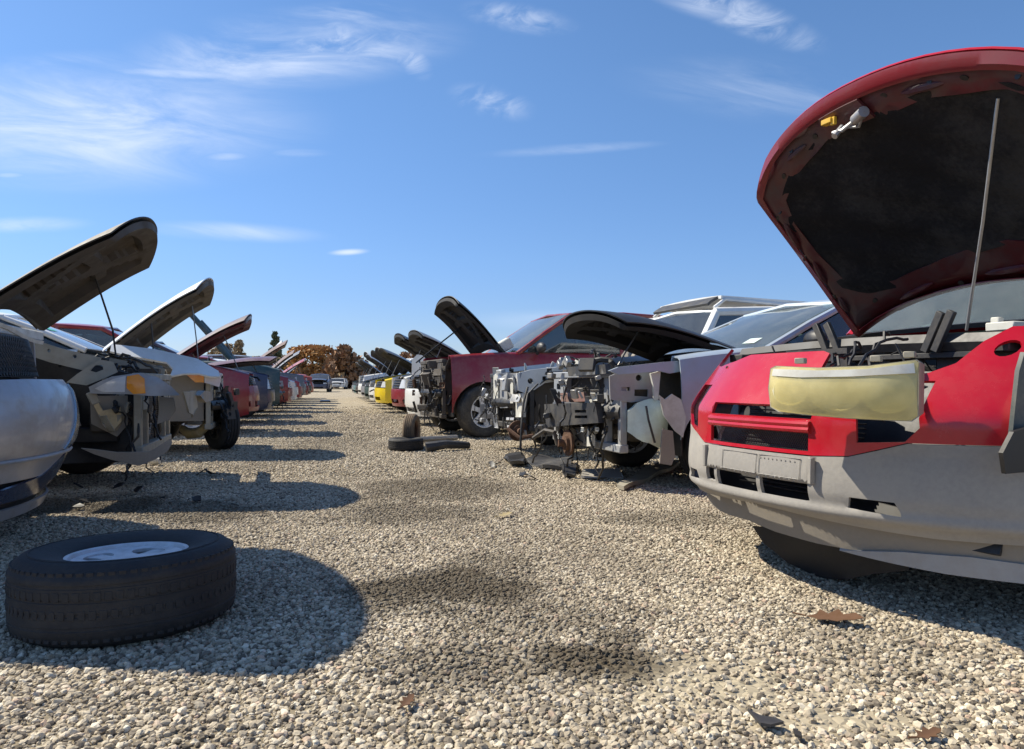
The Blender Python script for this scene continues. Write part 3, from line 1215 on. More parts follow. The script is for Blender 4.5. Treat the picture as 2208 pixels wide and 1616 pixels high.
def bare_wheel(name, r, w, m, tyre, parent, n=36, spokes=6, groove=.025, rk=.60):
    """rim with spokes (axis y, face to +y) carrying a tyre as its child"""
    rr = r * rk
    mb = MB()
    hw = w / 2
    mb.lathe([(rr * .97, -hw * .8), (rr * .86, -hw * .6), (rr * .86, hw * .45), (rr * .96, hw * .80), (rr * 1.02, hw * .82), (rr * 1.02, hw * .74)], (0, 0, 0), 'y', n)
    mb.lathe([(0, hw * .66), (rr * .18, hw * .66), (rr * .24, hw * .58), (rr * .26, hw * .2), (rr * .26, -.01)], (0, 0, 0), 'y', max(10, n // 2))
    for k in range(spokes):
        a = 2 * pi * k / spokes + .3
        u = Vector((cos(a), 0, sin(a)))
        tq = Vector((-sin(a), 0, cos(a)))
        vs = []
        for (q, wd, y) in ((rr * .18, .18, .60), (rr * .55, .13, .64), (rr * .93, .18, .66)):
            for sgn in (-1, 1):
                vs.append(u * q + tq * sgn * wd * rr + Vector((0, hw * y, 0)))
        mb.shell(vs, [(0, 1, 3, 2), (2, 3, 5, 4)], .025)
    if n >= 60:      # smooth face with broad openings
        hol = [[(rr * (.60 * cos(a) + .22 * cos(b) * -sin(a) * 1.5 + .20 * sin(b) * cos(a)), rr * (.60 * sin(a) + .22 * cos(b) * cos(a) * 1.5 + .20 * sin(b) * sin(a)))
                for b in [2 * pi * k / 14 for k in range(14)]] for a in [.15 + 2 * pi * q / 4 for q in range(4)]]
        mb.patch(circ(0, 0, rr * .93, 40), hol, lambda u, v: (u, hw * (.64 - .12 * (1 - (u * u + v * v) / rr ** 2)), v), .02, .012)
    o = mb.build(name, m, parent)
    bd = MB()
    q_ = .30 if n >= 60 else .10
    bd.lathe([(0, hw * q_), (rr * .85, hw * q_), (rr * .85, hw * (q_ - .1)), (0, hw * (q_ - .1))], (0, 0, 0), 'y', max(12, n // 2))
    bd.build('brake_or_backing_disc', 'black', o)  # black disc added to darken the gaps between the spokes
    ti = MB()
    pr = [(rr * 1.0, hw * .78), (rr * 1.06, hw * .88), (r * .80, hw * 1.04), (r * .90, hw * 1.0), (r * .965, hw * .84), (r * .995, hw * .68)]
    grooves = []
    for k in range(4):
        y = lerp(.50, -.50, k / 3) * hw
        grooves += [(r, y + .16 * hw), (r, y + .05 * hw), (r * (1 - groove), y + .035 * hw), (r * (1 - groove), y - .035 * hw), (r, y - .05 * hw)]
    pr = pr + grooves + [(a, -b) for a, b in reversed(pr)]
    ti.lathe(pr, (0, 0, 0), 'y', n)
    if n >= 60:      # shoulder blocks of the tread and raised sidewall ring
        for k in range(72):
            a = 2 * pi * k / 72
            for y, of_ in ((.74, 0), (-.74, .5), (.28, .25), (-.16, .7)):
                a2 = a + of_ * 2 * pi / 72
                ti.box((r * (.962 if abs(y) > .5 else .9862) * cos(a2), y * hw, r * (.962 if abs(y) > .5 else .9862) * sin(a2)), (.012, hw * .22, r * .060), Matrix.Rotation(-a2, 3, 'Y'))
        ti.lathe([(r * .83, hw * 1.035), (r * .835, hw * 1.055), (r * .845, hw * 1.03)], (0, 0, 0), 'y', n)
    ti.build('tyre', tyre, o)
    return o


def line(c, pl, pxs):
    """picture outline carried onto a plane of the car: ('x', value) or ('y', value)"""
    return [(c.onx if pl[0] == 'x' else c.ony)(px, py, pl[1]) for px, py in pxs]


def sheet(c, pl, pxs, name, m, holes=(), th=.012, sp=.06, wob=0., label=None):
    k = pl[1]
    if pl[0] == 'x':
        f = lambda u, v: (k + wob * sin(7 * u + 3 * v), u, v)
    else:
        f = lambda u, v: (u, k + wob * sin(7 * u + 3 * v), v)
    return MB().patch(line(c, pl, pxs), [line(c, pl, h) for h in holes], f, sp, th).build(name, m, c.root, label=label)


def strip_tube(c, pts, r, name, m, n=8):
    return MB().tube([c.atD(*p) for p in pts], r, n).build(name, m, c.root)


def pcirc(px, py, r, ry=None, n=10):
    return circ(px, py, r, n, ry)


LROW = 'wrecked cars nosed in along the left of the lane'
RROW = 'wrecked cars nosed in along the right of the lane'
PT = {k: paint('paint_' + k, c, **kw) for k, c, kw in [
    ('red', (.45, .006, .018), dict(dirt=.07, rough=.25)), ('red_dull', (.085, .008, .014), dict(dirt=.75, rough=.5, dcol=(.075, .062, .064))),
    ('silver_blue', (.40, .48, .57), dict(metal=.15, rough=.42, dirt=.3)), ('silver', (.40, .41, .44), dict(metal=.4, rough=.36, dirt=.55)),
    ('white', (.78, .78, .75), dict(dirt=.22)), ('maroon', (.24, .014, .022), dict(rough=.3, dirt=.2)),
    ('champagne', (.36, .335, .27), dict(dirt=.4)), ('yellow', (.80, .58, .01), dict(dirt=.15)),
    ('navy', (.03, .045, .10), dict(rough=.35)), ('green', (.035, .075, .075), dict(rough=.4)), ('black', (.016, .016, .018), {}),
    ('crimson', (.30, .012, .025), {}), ('grey', (.16, .17, .18), {}), ('orange_red', (.45, .06, .03), {}), ('brown', (.13, .06, .04), dict(rough=.65)),
    ('dark_maroon', (.05, .008, .014), dict(rough=.5)), ('purple', (.07, .012, .045), dict(rough=.6)), ('teal', (.05, .16, .17), {})]}

# ======================================================= red compact SUV, nearest on the right
c = Car('wrecked_suv', 'red compact SUV with grey lower bumper and dark hood lining, nearest on the right', 'car', .9, 2.77, 201.7, RROW, PT['red'],
        L=4.35, W=1.80, nose=.88, cowl=1.0, cowl_x=-1.267, belt=1.06, roof=1.72, ws=-2.0, re=-3.95, rg=-4.25, fa=-.88, ra=-3.5, wr=.345,
        fender={1: False, -1: False}, fx=-.42, angle=44, hoodL=.98, hw=.77, hy=.19, nose_sweep=.24, rear_sweep=.19, droop=.02, crown=.035, sill=.3)
c.body()
c.bay(1.3, 'plastic_dark', -.42)
c.wheels(tyre='rubber')


def r1(y, z):
    ay = abs(y) / .88
    return -.40 * ay ** 2.6 - 1.05 * max(0, z - .66) ** 1.15 - .20 * max(0, .40 - z) + .012 * sin(max(0, min(1, (z - .30) / .24)) * pi)


PR = c.root
# painted front panel with grille slots, lamp sockets and mounting ears
outer = [(.80, .585), (.83, .70), (.82, .79), (.80, .93), (.77, .945), (.67, .945), (.63, .90), (.60, .83), (.55, .80), (.40, .79), (.20, .80), (.185, .875), (.15, .885),
         (-.26, .885), (-.36, .86), (-.50, .84), (-.60, .85), (-.66, .93), (-.73, .93), (-.80, .80), (-.83, .70), (-.80, .585), (-.56, .58), (-.44, .555), (-.34, .522), (.28, .522), (.40, .53), (.48, .555), (.56, .582)]
holes = [rect(-.275, .645, .27, .69), rect(-.28, .535, .26, .600), [(.425, .575), (.555, .585), (.59, .63), (.58, .775), (.42, .775)],
         [(-.425, .575), (-.555, .585), (-.59, .63), (-.58, .76), (-.42, .76)], circ(.69, .875, .026), circ(-.64, .80, .026)]
MB().patch(outer, holes, lambda u, v: (r1(u, v), u, v), .028, .012).build('grille_panel', 'red' if 'red' in MT else PT['red'], PR)
g = MB()
for z in (.627, .608):
    g.tube([(r1(y, z) + .004, y, z) for y in [lerp(-.28, .27, i / 10) for i in range(11)]], .012, 8)
g.build('grille_slat', PT['red'], PR)
g = MB()
for i in range(60):         # woven mesh behind the lower slot
    y = lerp(-.29, .27, i / 59)
    g.tube([(r1(y, .53) - .03, y, .53), (r1(y, .60) - .03, min(.27, y + .05), .605)], .0017, 4, False)
    g.tube([(r1(y, .53) - .033, min(.27, y + .05), .53), (r1(y, .60) - .033, y, .605)], .0017, 4, False)
g.build('grille_mesh', 'plastic_dark', PR)
g = MB()
g.grid(lambda u, v: (-.20 - .3 * abs(lerp(-.7, .7, v)) ** 2.6 - .25 * u, lerp(-.72, .72, v), lerp(.25, .80, u)), 6, 12, .02)
for k in range(24):
    z = lerp(.36, .74, k / 23)
    g.box((-.17 - .2 * (z - .3), 0, z), (.012, .60, .005))
g.build('radiator', 'black', PR)
# grey unpainted lower bumper with slots
outer = [(-.86, .36), (-.86, .57), (-.80, .583), (-.56, .578), (-.44, .553), (-.34, .519), (.28, .519), (.40, .527), (.48, .552), (.56, .579), (.80, .583), (.855, .57),
         (.86, .34), (.80, .292), (.60, .288), (.35, .300), (0, .318), (-.35, .300), (-.60, .288), (-.80, .30)]
holes = [rect(-.305, .372, -.235, .425), rect(-.215, .366, .03, .425), rect(.05, .366, .268, .425),
         [(.40, .362), (.55, .352), (.535, .395), (.41, .398)], [(-.40, .362), (-.55, .352), (-.535, .395), (-.41, .398)]]


def bump(u, v):
    a = abs(u)
    x = r1(u, v)
    if a < .285 and .43 < v < .52:
        x += .010                       # plate field stands proud
    if v < .36:
        x += .016 * (1 - min(1, abs(v - .338) / .028)) - .02 * max(0, (.33 - v) / .04)
    return (x, u, v)


MB().patch(outer, holes, bump, .0125, .014).build('front_bumper', 'plastic_grey', PR)
g = MB()
for y in (-.29, .29):
    g.box((r1(y, .47) + .012, y, .472), (.02, .016, .088))
g.each('bumper_rib', 'plastic_grey', PR)
g = MB()
zz = .475
for (y0, y1) in ((-.16, .04), (.055, .245)):
    q = [(r1(y, z) + .013, y, z) for (y, z) in ((y0, .438), (y1, .438), (y1, .508), (y0, .508), (y0, .438))]
    g.tube(q, .0014, 5)
for k in range(9):
    g.lathe([(0, .001), (.003, .001), (.003, 0)], (r1(.06 + .02 * k, .5) + .012, .06 + .02 * k, .497), 'x', 8)
g.build('plate_bracket', 'plastic_grey', PR)
outer = [(-.62, .298), (-.30, .312), (0, .325), (.35, .305), (.60, .293), (.85, .30), (.87, .205), (.70, .195), (.55, .225), (.40, .205), (.2, .20), (0, .205), (-.15, .222), (-.35, .218), (-.52, .225), (-.60, .25)]
MB().patch(outer, [], lambda u, v: (r1(u, v) - .055 - .10 * max(0, .3 - v), u, v), .03, .01).build('air_dam', 'taupe', PR)
outer = [(.30, .196), (.50, .228), (.66, .238), (.86, .225), (.87, .17), (.60, .175)]
MB().patch(outer, [], lambda u, v: (r1(u, v) - .05, u, v), .03, .01).build('skid_lip', 'grey_metal', PR)
# radiator support bar and brackets behind the panel
g = MB()
g.tube([(-.50, y, .905 + .01 * cos(3 * y)) for y in (-.66, -.4, -.2, 0, .2, .45, .78)], .035, 6)
g.box((-.56, 0, .865), (.16, 1.2, .02))
for y, tl in ((-.15, .5), (-.09, .5), (.36, -.45), (.40, -.45)):
    g.box((-.46, y + .02, .945), (.02, .028, .15), Matrix.Rotation(tl, 3, 'X'))
g.patch(rect(-.20, .80, .12, .90), [circ(-.1, .85, .02), rect(0, .83, .08, .87)], lambda u, v: (-.335, u, v), .05, .006)
g.build('radiator_support', 'plastic_dark', PR)
sheet(c, ('x', -.34), [(1618, 1135), (1640, 1172), (1690, 1215), (1760, 1246), (1830, 1250), (1885, 1238), (1960, 1230), (1960, 1180)], 'splash_shield', 'black', wob=.02, th=.015)  # black sheet added to give the dark shape under the bumper
# stripped corner on the near side
ap = [(2145, 1010), (2140, 960), (2155, 870), (2165, 780), (2175, 735), (2300, 735), (2330, 1010)]
sheet(c, ('y', .80), [(2168, 955), (2172, 880), (2178, 800), (2190, 760), (2360, 770), (2360, 940)], 'lamp_mount', 'primer_dark', [pcirc(2240, 860, 22)], wob=.02)
sheet(c, ('y', .84), [(2140, 975), (2165, 930), (2230, 915), (2400, 940), (2400, 1010), (2150, 1020)], 'wheel_liner', 'black', wob=.02)
g = MB()
g.box(c.atD(2180, 705, 2.55), (.12, .10, .03))
g.box(c.atD(2150, 700, 2.6), (.03, .03, .05))
g.build('lamp_bracket', 'white_plastic', PR)
# hood seen from below
ho = c.hood(PT['red'], frame=False)
for (a0_, b0_, a1_, b1_) in ((.60, -.925, .76, -.90), (.36, -.92, .50, -.90), (.16, -.91, .26, -.90), (.905, .20, .91, .42), (.905, -.62, .895, -.45), (.06, -.55, .08, -.30), (.07, .0, .09, .25)):
    MB().tube([c.sk(lerp(a0_, a1_, i / 6), lerp(b0_, b1_, i / 6), .046 + .006 * sin(pi * i / 6)) for i in range(7)], [.004, .012, .014, .014, .014, .012, .004], 7).build('pressed_rib', PT['red_dull'], ho)
for a0_, b0_ in ((.90, -.36), (.875, -.70), (.80, -.92), (.55, -.935), (.28, -.93), (.12, -.7), (.05, -.15), (.12, .4), (.92, .12), (.92, .5)):
    MB().patch(circ(a0_, b0_, .011, 10, .017), [], lambda a, b: c.sk(a, b, .049), .05, .003).build('drain_hole', 'black', ho)


def pan2(off):
    return lambda a, b: c.sk(a, b, off(a, b) if callable(off) else off, .0)


fr = [(.005, -.97), (.25, -.985), (.55, -.985), (.86, -.985), (.955, -.965), (.985, -.75), (.985, -.4), (.985, 0), (.985, .4), (.985, .75), (.955, .965), (.86, .985), (.55, .985), (.25, .985), (.005, .97), (.0, .5), (0, 0), (0, -.5)]
hl = [(.20, -.72), (.30, -.80), (.5, -.845), (.70, -.85), (.80, -.80), (.83, -.62), (.84, -.42), (.86, -.30), (.86, -.12), (.84, .0), (.86, .3), (.86, .62), (.80, .80), (.7, .85), (.5, .845), (.3, .8), (.2, .72), (.17, .5), (.22, .2), (.2, 0), (.17, -.25), (.16, -.5)]


def foff(a, b):
    e = min(a * 1.2, (1 - a) * 1.2, (1 - abs(b)))
    return .004 + .040 * min(1, e / .09) + .006 * sin(a * 26) * (abs(b) > .86) + .006 * sin(b * 18) * (a > .85)


MB().patch(fr, [hl], pan2(foff), .03, .004).build('hood_frame', PT['red_dull'], ho)
hem_o = [(a, max(-.999, min(.999, b * 1.025))) for a, b in fr]
hem_i = [(.5 + (a - .5) * .925, b * .945) for a, b in fr]
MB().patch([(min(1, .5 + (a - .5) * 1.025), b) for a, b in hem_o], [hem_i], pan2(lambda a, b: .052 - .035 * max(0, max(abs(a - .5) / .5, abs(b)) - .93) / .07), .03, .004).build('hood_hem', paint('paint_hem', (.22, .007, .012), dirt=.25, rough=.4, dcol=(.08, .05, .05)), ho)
li = [(a + (.5 - a) * -.09 + .006 * sin(40 * b), b * 1.055) for a, b in hl]
rgl = random.Random(5)
MB().patch(li, [], pan2(lambda a, b: .038 + .006 * sin(9 * a) * sin(8 * b + 1) + .004 * sin(31 * a + 17 * b)), .03, .006).build('hood_liner', 'liner', ho)
la = MB()
p0 = Vector(c.sk(.90, -.10, .06))
axa = (Vector(c.sk(.95, -.1, .06)) - Vector(c.sk(.85, -.1, .06))).normalized()
la.patch([(.86, -.28), (.95, -.26), (.95, .0), (.86, .02)], [], pan2(.052), .03, .012)
la.build('latch_plate', PT['red_dull'], ho)
la = MB()
dn = (Vector(c.sk(.9, -.1, .1)) - Vector(c.sk(.9, -.1, .0))).normalized()
q0 = Vector(c.sk(.885, -.06, .075))
q1 = Vector(c.sk(.905, .02, .085))
la.tube([q0, q1], .021, 12)
la.tube([q0, q0 + dn * .05 + Vector((0, -.03, 0)), q0 + dn * .04 + Vector((0, -.08, 0))], .008, 8)
la.tube([q0 + Vector((0, -.05, 0)) + dn * .02, q0 + Vector((0, -.05, 0)) + dn * .075], .012, 8)
la.tube([Vector(c.sk(.875, -.15, .07)), Vector(c.sk(.86, -.05, .09)), q1], .006, 6)
la.build('hood_latch', 'alu', ho)
la = MB()
la.box(Vector(c.sk(.925, -.20, .075)), (.03, .05, .02))
la.box(Vector(c.sk(.92, -.165, .08)), (.014, .02, .03))
la.build('latch_clip', 'yellow_clip', ho)
g = MB()
for b in (-.88, -.55, .35, .7):
    g.lathe([(0, .004), (.010, .004), (.010, 0)], Vector(c.sk(.92 if abs(b) < .8 else .80, b, .048)), 'x', 10)
g.each('rubber_stop', 'black', ho)
B = Vector(c.sk(.83, .57, .05))
A = c.atD(2084, 712, 2.75)
MB().tube([A, A.lerp(B, .5) + Vector((-.008, 0, 0)), B.lerp(A, .06), B], .0055, 8).build('prop_rod', 'alu', PR)
# wiper cowl details
g = MB()
for y in (-.3, .35):
    g.tube([(-1.24, y, 1.03), (-1.28, y + .28, 1.07), (-1.33, y + .55, 1.09)], .009, 6)
g.each('wiper', 'black', PR)

# loose headlight hung in front of the grille
hc = CAM + Vector(((1808 - 1104) / 1600, 1, (825 - 838) / 1600)) * 2.27
hl_root = empty('car_headlight', hc, math.atan2(-.80, -.60), 'yellowed removed headlight unit hanging in front of the red SUV grille', 'headlight')
# local x = outward, y = sideways
hw_, hh_ = .228, .090


def lensf(u, v):
    y, z = u, v
    return (.050 * (1 - (abs(y) / hw_) ** 3) - .02 * (z / hh_) ** 2 + .018 * (y / hw_) - (.10 * max(0, -y / hw_ - .86)), y, z)


ol = [(-.212, -.060), (-.218, .0), (-.212, .062), (-.19, .070), (-.05, .062), (.09, .066), (.212, .082), (.218, .075), (.216, -.078), (.20, -.092), (.04, -.088), (-.10, -.080), (-.18, -.074)]
MB().patch([(a, b) for a, b in ol if True], [], lensf, .02, .004).build('lens', 'lens', hl_root)
hb = MB()
hb.patch([(a * 1.02, b * 1.03) for a, b in ol], [], lambda u, v: (-.10 - .02 * abs(u) / hw_, u * .97, v * .93), .04, .006)
n_ = len(ol)
rim = []
for i in range(n_):
    a, b = ol[i]
    f = lensf(a, b)
    rim.append((f[0] - .001, f[1] * 1.012, f[2] * 1.03))
bk = [(-.10 - .02 * abs(a) / hw_, a * .97 * 1.02, b * .96) for a, b in ol]
hb.shell(rim + bk, [(i, (i + 1) % n_, (i + 1) % n_ + n_, i + n_) for i in range(n_)], .004)
for k, (yy_, zz_) in enumerate(((-.12, .075), (.10, .078), (.19, .088))):
    hb.box((-.03, yy_, zz_ + .012), (.035, .03, .018))
hb.box((-.085, .20, -.02), (.06, .03, .10))
hb.build('lamp_housing', 'beige', hl_root)
tr = MB()
tr.patch([(-.205, .040), (-.20, .062), (-.05, .055), (.09, .058), (.208, .074), (.212, .045), (.05, .036), (-.1, .034)], [], lambda u, v: (lensf(u, v)[0] + .003, u, v), .02, .004)
tr.build('lens_trim', 'white_plastic', hl_root)
rb = MB()
for yc, rr_ in ((-.145, .052), (-.01, .074), (.135, .072)):
    rb.grid(lambda u, v: (-.085 + .085 * u ** 2, yc + rr_ * u * cos(2 * pi * v), -.008 + rr_ * .88 * u * sin(2 * pi * v)), 6, 18, .003)
    rb.lathe([(0, .02), (.012, .015), (.014, -.01)], (-.06, yc, -.005), 'x', 10)
rb.each('lamp_reflector', 'bowl', hl_root)
wi = MB()
for k in range(5):
    a = Vector((-.09, .03 * k - .05, .07))
    wi.tube(sag(a, a + Vector((-.22, random.uniform(-.1, .2), .03 + .02 * k)), -.03, 7, .012), .005, 5)
wi.each('wiring', 'black', hl_root)

# ======================================================= silver blue sedan, second on the right
c = Car('wrecked_sedan', 'silver blue sedan with stripped front and low black hood, behind the red SUV', 'car', .38, 5.80, 197.5, RROW, PT['silver_blue'],
        nose=.83, cowl=1.0, belt=.99, roof=1.47, cowl_x=-1.30, ws=-2.15, re=-3.4, rg=-4.1, fx=-.565, angle=18.5, hoodL=1.0, hw=.63, fa=-.95, wr=.315,
        nose_sweep=.12, droop=.10, crown=.06)
c.body()
c.hood('black', 'pan_black')
c.rod(.25, -.35, .55, .3)
c.core('grey_metal', True, -.22, 'plastic_dark', .56)
c.bay(1.4, 'iron', -.28)
c.wheels()
c.mirror(1)
X, Y = ('x', -.14), ('y', .66)
sheet(c, Y, [(1310, 812), (1330, 803), (1402, 797), (1410, 862), (1360, 868), (1312, 862)], 'lamp_pocket', 'grey_metal',
      [[(1335, 835), (1356, 835), (1356, 843), (1335, 843)], [(1366, 840), (1398, 840), (1398, 856), (1366, 854)], pcirc(1375, 815, 7)], wob=.02)
g = MB()
g.patch(line(c, X, [(1232, 792), (1316, 786), (1318, 806), (1236, 812)]), [], lambda u, v: (-.10, u, v), .06, .04)
g.patch(line(c, X, [(1182, 872), (1300, 868), (1306, 912), (1190, 922)]), [line(c, X, r_) for r_ in
        ([(1262, 884), (1284, 884), (1284, 890), (1262, 890)], [(1262, 896), (1286, 896), (1286, 902), (1262, 902)])], lambda u, v: (-.05 - .12 * u * u, u, v), .06, .05)
g.each('bumper_core', 'plastic_dark', c.root)
sheet(c, X, [(1208, 848), (1258, 846), (1262, 866), (1210, 868)], 'absorber_block', 'red_block', th=.05)
sheet(c, X, [(1270, 852), (1290, 850), (1292, 868), (1271, 870)], 'connector', 'white_plastic', [pcirc(1281, 860, 5)], th=.03)
sheet(c, ('x', -.18), [(1211, 924), (1272, 920), (1274, 958), (1216, 964)], 'oil_cooler', 'taupe', th=.03)
sheet(c, ('x', -.12), [(1266, 924), (1276, 924), (1275, 962), (1265, 963)], 'support_strut', 'white_plastic', th=.03)
sheet(c, ('y', .76), [(1310, 800), (1330, 792), (1430, 781), (1470, 778), (1472, 800), (1440, 806), (1420, 801), (1330, 808)], 'fender_rail', PT['silver_blue'], th=.03)
# washer bottle: a bulged milky tank
w_ = line(c, ('y', .62), [(1347, 885), (1362, 872), (1400, 868), (1421, 880), (1420, 930), (1408, 958), (1392, 952), (1372, 946), (1350, 930)])
cxz = (sum(p[0] for p in w_) / len(w_), sum(p[1] for p in w_) / len(w_))


def bulge(sgn):
    def f(u, v):
        d = min(1, max(abs(u - cxz[0]) / .16, abs(v - cxz[1]) / .17))
        return (u, .62 + sgn * (.075 * sqrt(max(0, 1 - d ** 3)) + .015 * sin(22 * u + 9 * v)), v)
    return f


g = MB()
g.patch(w_, [], bulge(1), .03, .05)
wb_ = g.build('washer_bottle', 'bottle', c.root)
g = MB()
g.tube([c.atD(1393, 876, 4.95), c.atD(1398, 905, 4.93), c.atD(1412, 955, 4.95)], .008, 6)
g.build('bottle_hose', 'black', wb_)
sheet(c, ('y', .74), [(1400, 806), (1422, 800), (1419, 830), (1417, 862), (1408, 862), (1406, 832)], 'fender_bracket', 'white_plastic', th=.02)
sheet(c, ('y', .90), [(1422, 852), (1436, 862), (1452, 850), (1472, 862), (1481, 900), (1474, 944), (1458, 930), (1434, 896)], 'wheel_liner', 'white_plastic', wob=.03, th=.01, label='torn whitish plastic wheel liner hanging out')
sheet(c, ('y', .92), [(1430, 925), (1452, 930), (1456, 985), (1448, 1004), (1424, 1000)], 'splash_shield', 'taupe', wob=.02)
c.dangle(12, -.1, (.35, .85))
c.bits(18, 'bracket', 'plastic_dark', (-.3, -.02), (-.6, .6), (.3, .9))
c.bits(8, 'clip', 'white_plastic', (-.3, -.05), (-.5, .6), (.35, .85), (.02, .06))
c.bits(16, 'bracket', 'steel', (-.3, .0), (-.6, .66), (.25, .85), (.02, .09))
c.bits(10, 'bracket', 'alu', (-.3, -.05), (-.5, .66), (.3, .85), (.02, .08))
c.dangle(14, -.05, (.3, .85))
g = MB()
g.lathe([(.0, .05), (.03, .05), (.03, .0), (.06, -.005), (.065, -.03), (.105, -.03), (.105, -.05), (.06, -.05)], c.atD(1215, 955, 5.9), 'x', 22)
g.build('brake_or_backing_disc', 'rust', c.root)
g = MB()
g.tube([c.atD(1150, 945, 6.1), c.atD(1175, 928, 6.0), c.atD(1195, 932, 5.9), c.atD(1202, 960, 5.9)], .016, 8)
g.build('control_arm', 'iron', c.root)
# stickers and wipers on its windshield
g = MB()
g.grid(lambda u, v: Vector(c.wsf(.10 + .10 * u, .80 + .09 * v)) + Vector((.006, 0, .006)), 2, 3, .002)
g.build('windshield_sticker', 'pale_sticker', c.root)

# ======================================================= white SUV, third on the right
c = Car('wrecked_suv', 'white SUV stripped to its radiator frame with a rack on its roof', 'car', -.20, 8.10, 199, RROW, PT['white'],
        L=4.7, W=1.80, nose=.86, cowl=1.04, cowl_x=-2.02, belt=1.08, roof=1.63, ws=-2.34, wsm='window_dark', re=-3.9, rg=-4.3, bp=.42, fender={1: False, -1: True}, fx=-.3, pk=1.7, fa=-.95, wr=.33, hood=False)
c.body()
c.core('plastic_dark', True, -.2, 'black', .55)
c.bay(1.5, 'iron', -.25)
c.wheels(((1, 'r'), (-1, 'f'), (-1, 'r')))
Y = ('y', .64)
sheet(c, Y, [(1112, 806), (1140, 798), (1215, 790), (1217, 806), (1200, 822), (1172, 826), (1150, 840), (1128, 848), (1114, 842)], 'apron_rail', PT['white'],
      [[(1166, 812), (1176, 811), (1176, 820), (1166, 821)], pcirc(1140, 822, 6)], wob=.02, th=.03)
arch = [(1132 + 62 * (1 - cos(a)) * .9, 935 - 118 * sin(a)) for a in [pi * k / 16 * .62 for k in range(17)]]
g = MB()
pa = [c.atD(x, y, 7.55) for x, y in arch]
g.grid(lambda u, v: pa[min(16, int(u * 16))] + Vector((0, -.3 * v, 0)), 16, 3, .008)
g.build('wheel_liner', 'black', c.root)
sheet(c, ('y', .35), [(1135, 860), (1185, 835), (1240, 850), (1235, 935), (1150, 945)], 'inner_panel', 'taupe', wob=.03)
for q in ((1064, 812, 1074, 872), (1078, 806, 1094, 880), (1100, 812, 1106, 870), (1112, 850, 1128, 900)):
    sheet(c, ('x', -.08), [(q[0], q[1]), (q[2], q[1] - 2), (q[2], q[3]), (q[0], q[3])], 'support_strut', 'grey_metal' if q[0] % 4 else 'white_plastic', th=.03)
g = MB()
g.tube([c.atD(1138, 835, 7.3), c.atD(1128, 870, 7.25), c.atD(1124, 920, 7.2), c.atD(1122, 968, 7.2), c.atD(1126, 982, 7.2)], .012, 6)
g.tube([c.atD(1160, 828, 7.3), c.atD(1138, 850, 7.25), c.atD(1131, 890, 7.2)], .009, 6)
g.each('loose_cable', 'plastic_dark', c.root)
c.dangle(10, -.05, (.35, .85))
c.bits(18, 'bracket', 'grey_metal', (-.3, .0), (-.6, .65), (.3, .85), (.04, .2))
c.bits(10, 'clip', 'white_plastic', (-.9, -.1), (-.5, .6), (.75, 1.0), (.03, .12))
c.bits(14, 'bracket', 'alu', (-.3, .0), (-.6, .66), (.25, .85), (.02, .10))
c.dangle(12, -.05, (.3, .85))
g = MB()
g.lathe([(.0, .05), (.03, .05), (.03, .0), (.06, -.005), (.065, -.03), (.105, -.03), (.105, -.05), (.06, -.05)], c.atD(1120, 930, 7.5), 'y', 22)
g.tube([c.atD(1095, 925, 7.5), c.atD(1120, 945, 7.4), c.atD(1150, 940, 7.4)], .02, 7)
g.build('brake_or_backing_disc', 'rust', c.root)
# things piled on its cowl
g = MB()
for q in ((1262, 782, .18, .06), (1300, 778, .16, .05), (1322, 784, .10, .06)):
    g.box(c.atD(q[0], q[1], 7.6), (.16, q[2], q[3]))
g.each('fuse_box', 'white_plastic', c.root)
g = MB()
g.box(c.atD(1358, 768, 7.6), (.12, .16, .11), Matrix.Rotation(.5, 3, 'X'))
g.lathe([(.0, .05), (.03, .05), (.04, .0)], c.atD(1368, 770, 7.5), 'y', 12)
g.build('heater_box', 'taupe', c.root)
g = MB()
for k in range(22):
    a = c.atD(c.rng.uniform(1205, 1345), c.rng.uniform(770, 805), c.rng.uniform(7.2, 7.8))
    g.tube(sag(a, a + Vector((c.rng.uniform(-.2, .2), c.rng.uniform(-.2, .2), c.rng.uniform(-.1, .05))), -.05, 6, .02, c.rng), c.rng.uniform(.006, .016), 5)
g.each('wiring', 'black', c.root)
g = MB()
for k in range(14):
    a = c.atD(c.rng.uniform(1205, 1250), c.rng.uniform(775, 850), c.rng.uniform(7.2, 7.6))
    g.box(a, (.05, c.rng.uniform(.03, .10), c.rng.uniform(.03, .10)), Matrix.Rotation(c.rng.uniform(-1, 1), 3, 'X'))
g.each('bracket', 'steel', c.root)
rk = MB()
zr = c.P['roof']
rk.grid(lambda u, v: (lerp(-2.45, -3.7, u), lerp(-.66, .66, v), zr + .075 + .02 * (1 - (2 * v - 1) ** 2) - .03 * u), 8, 8, .035)
for sg in (1, -1):
    rk.tube([(-2.36, sg * .66, zr - .03), (-2.5, sg * .66, zr + .07), (-3.65, sg * .66, zr + .02)], .022, 8)
rr = rk.build('roof_rack', PT['white'], c.root)
MB().grid(lambda u, v: (lerp(-2.33, -2.47, u), lerp(-.60, .60, v), zr + .0 + .085 * u ** .8), 5, 6, .03).build('wind_deflector', 'plastic_dark', rr)

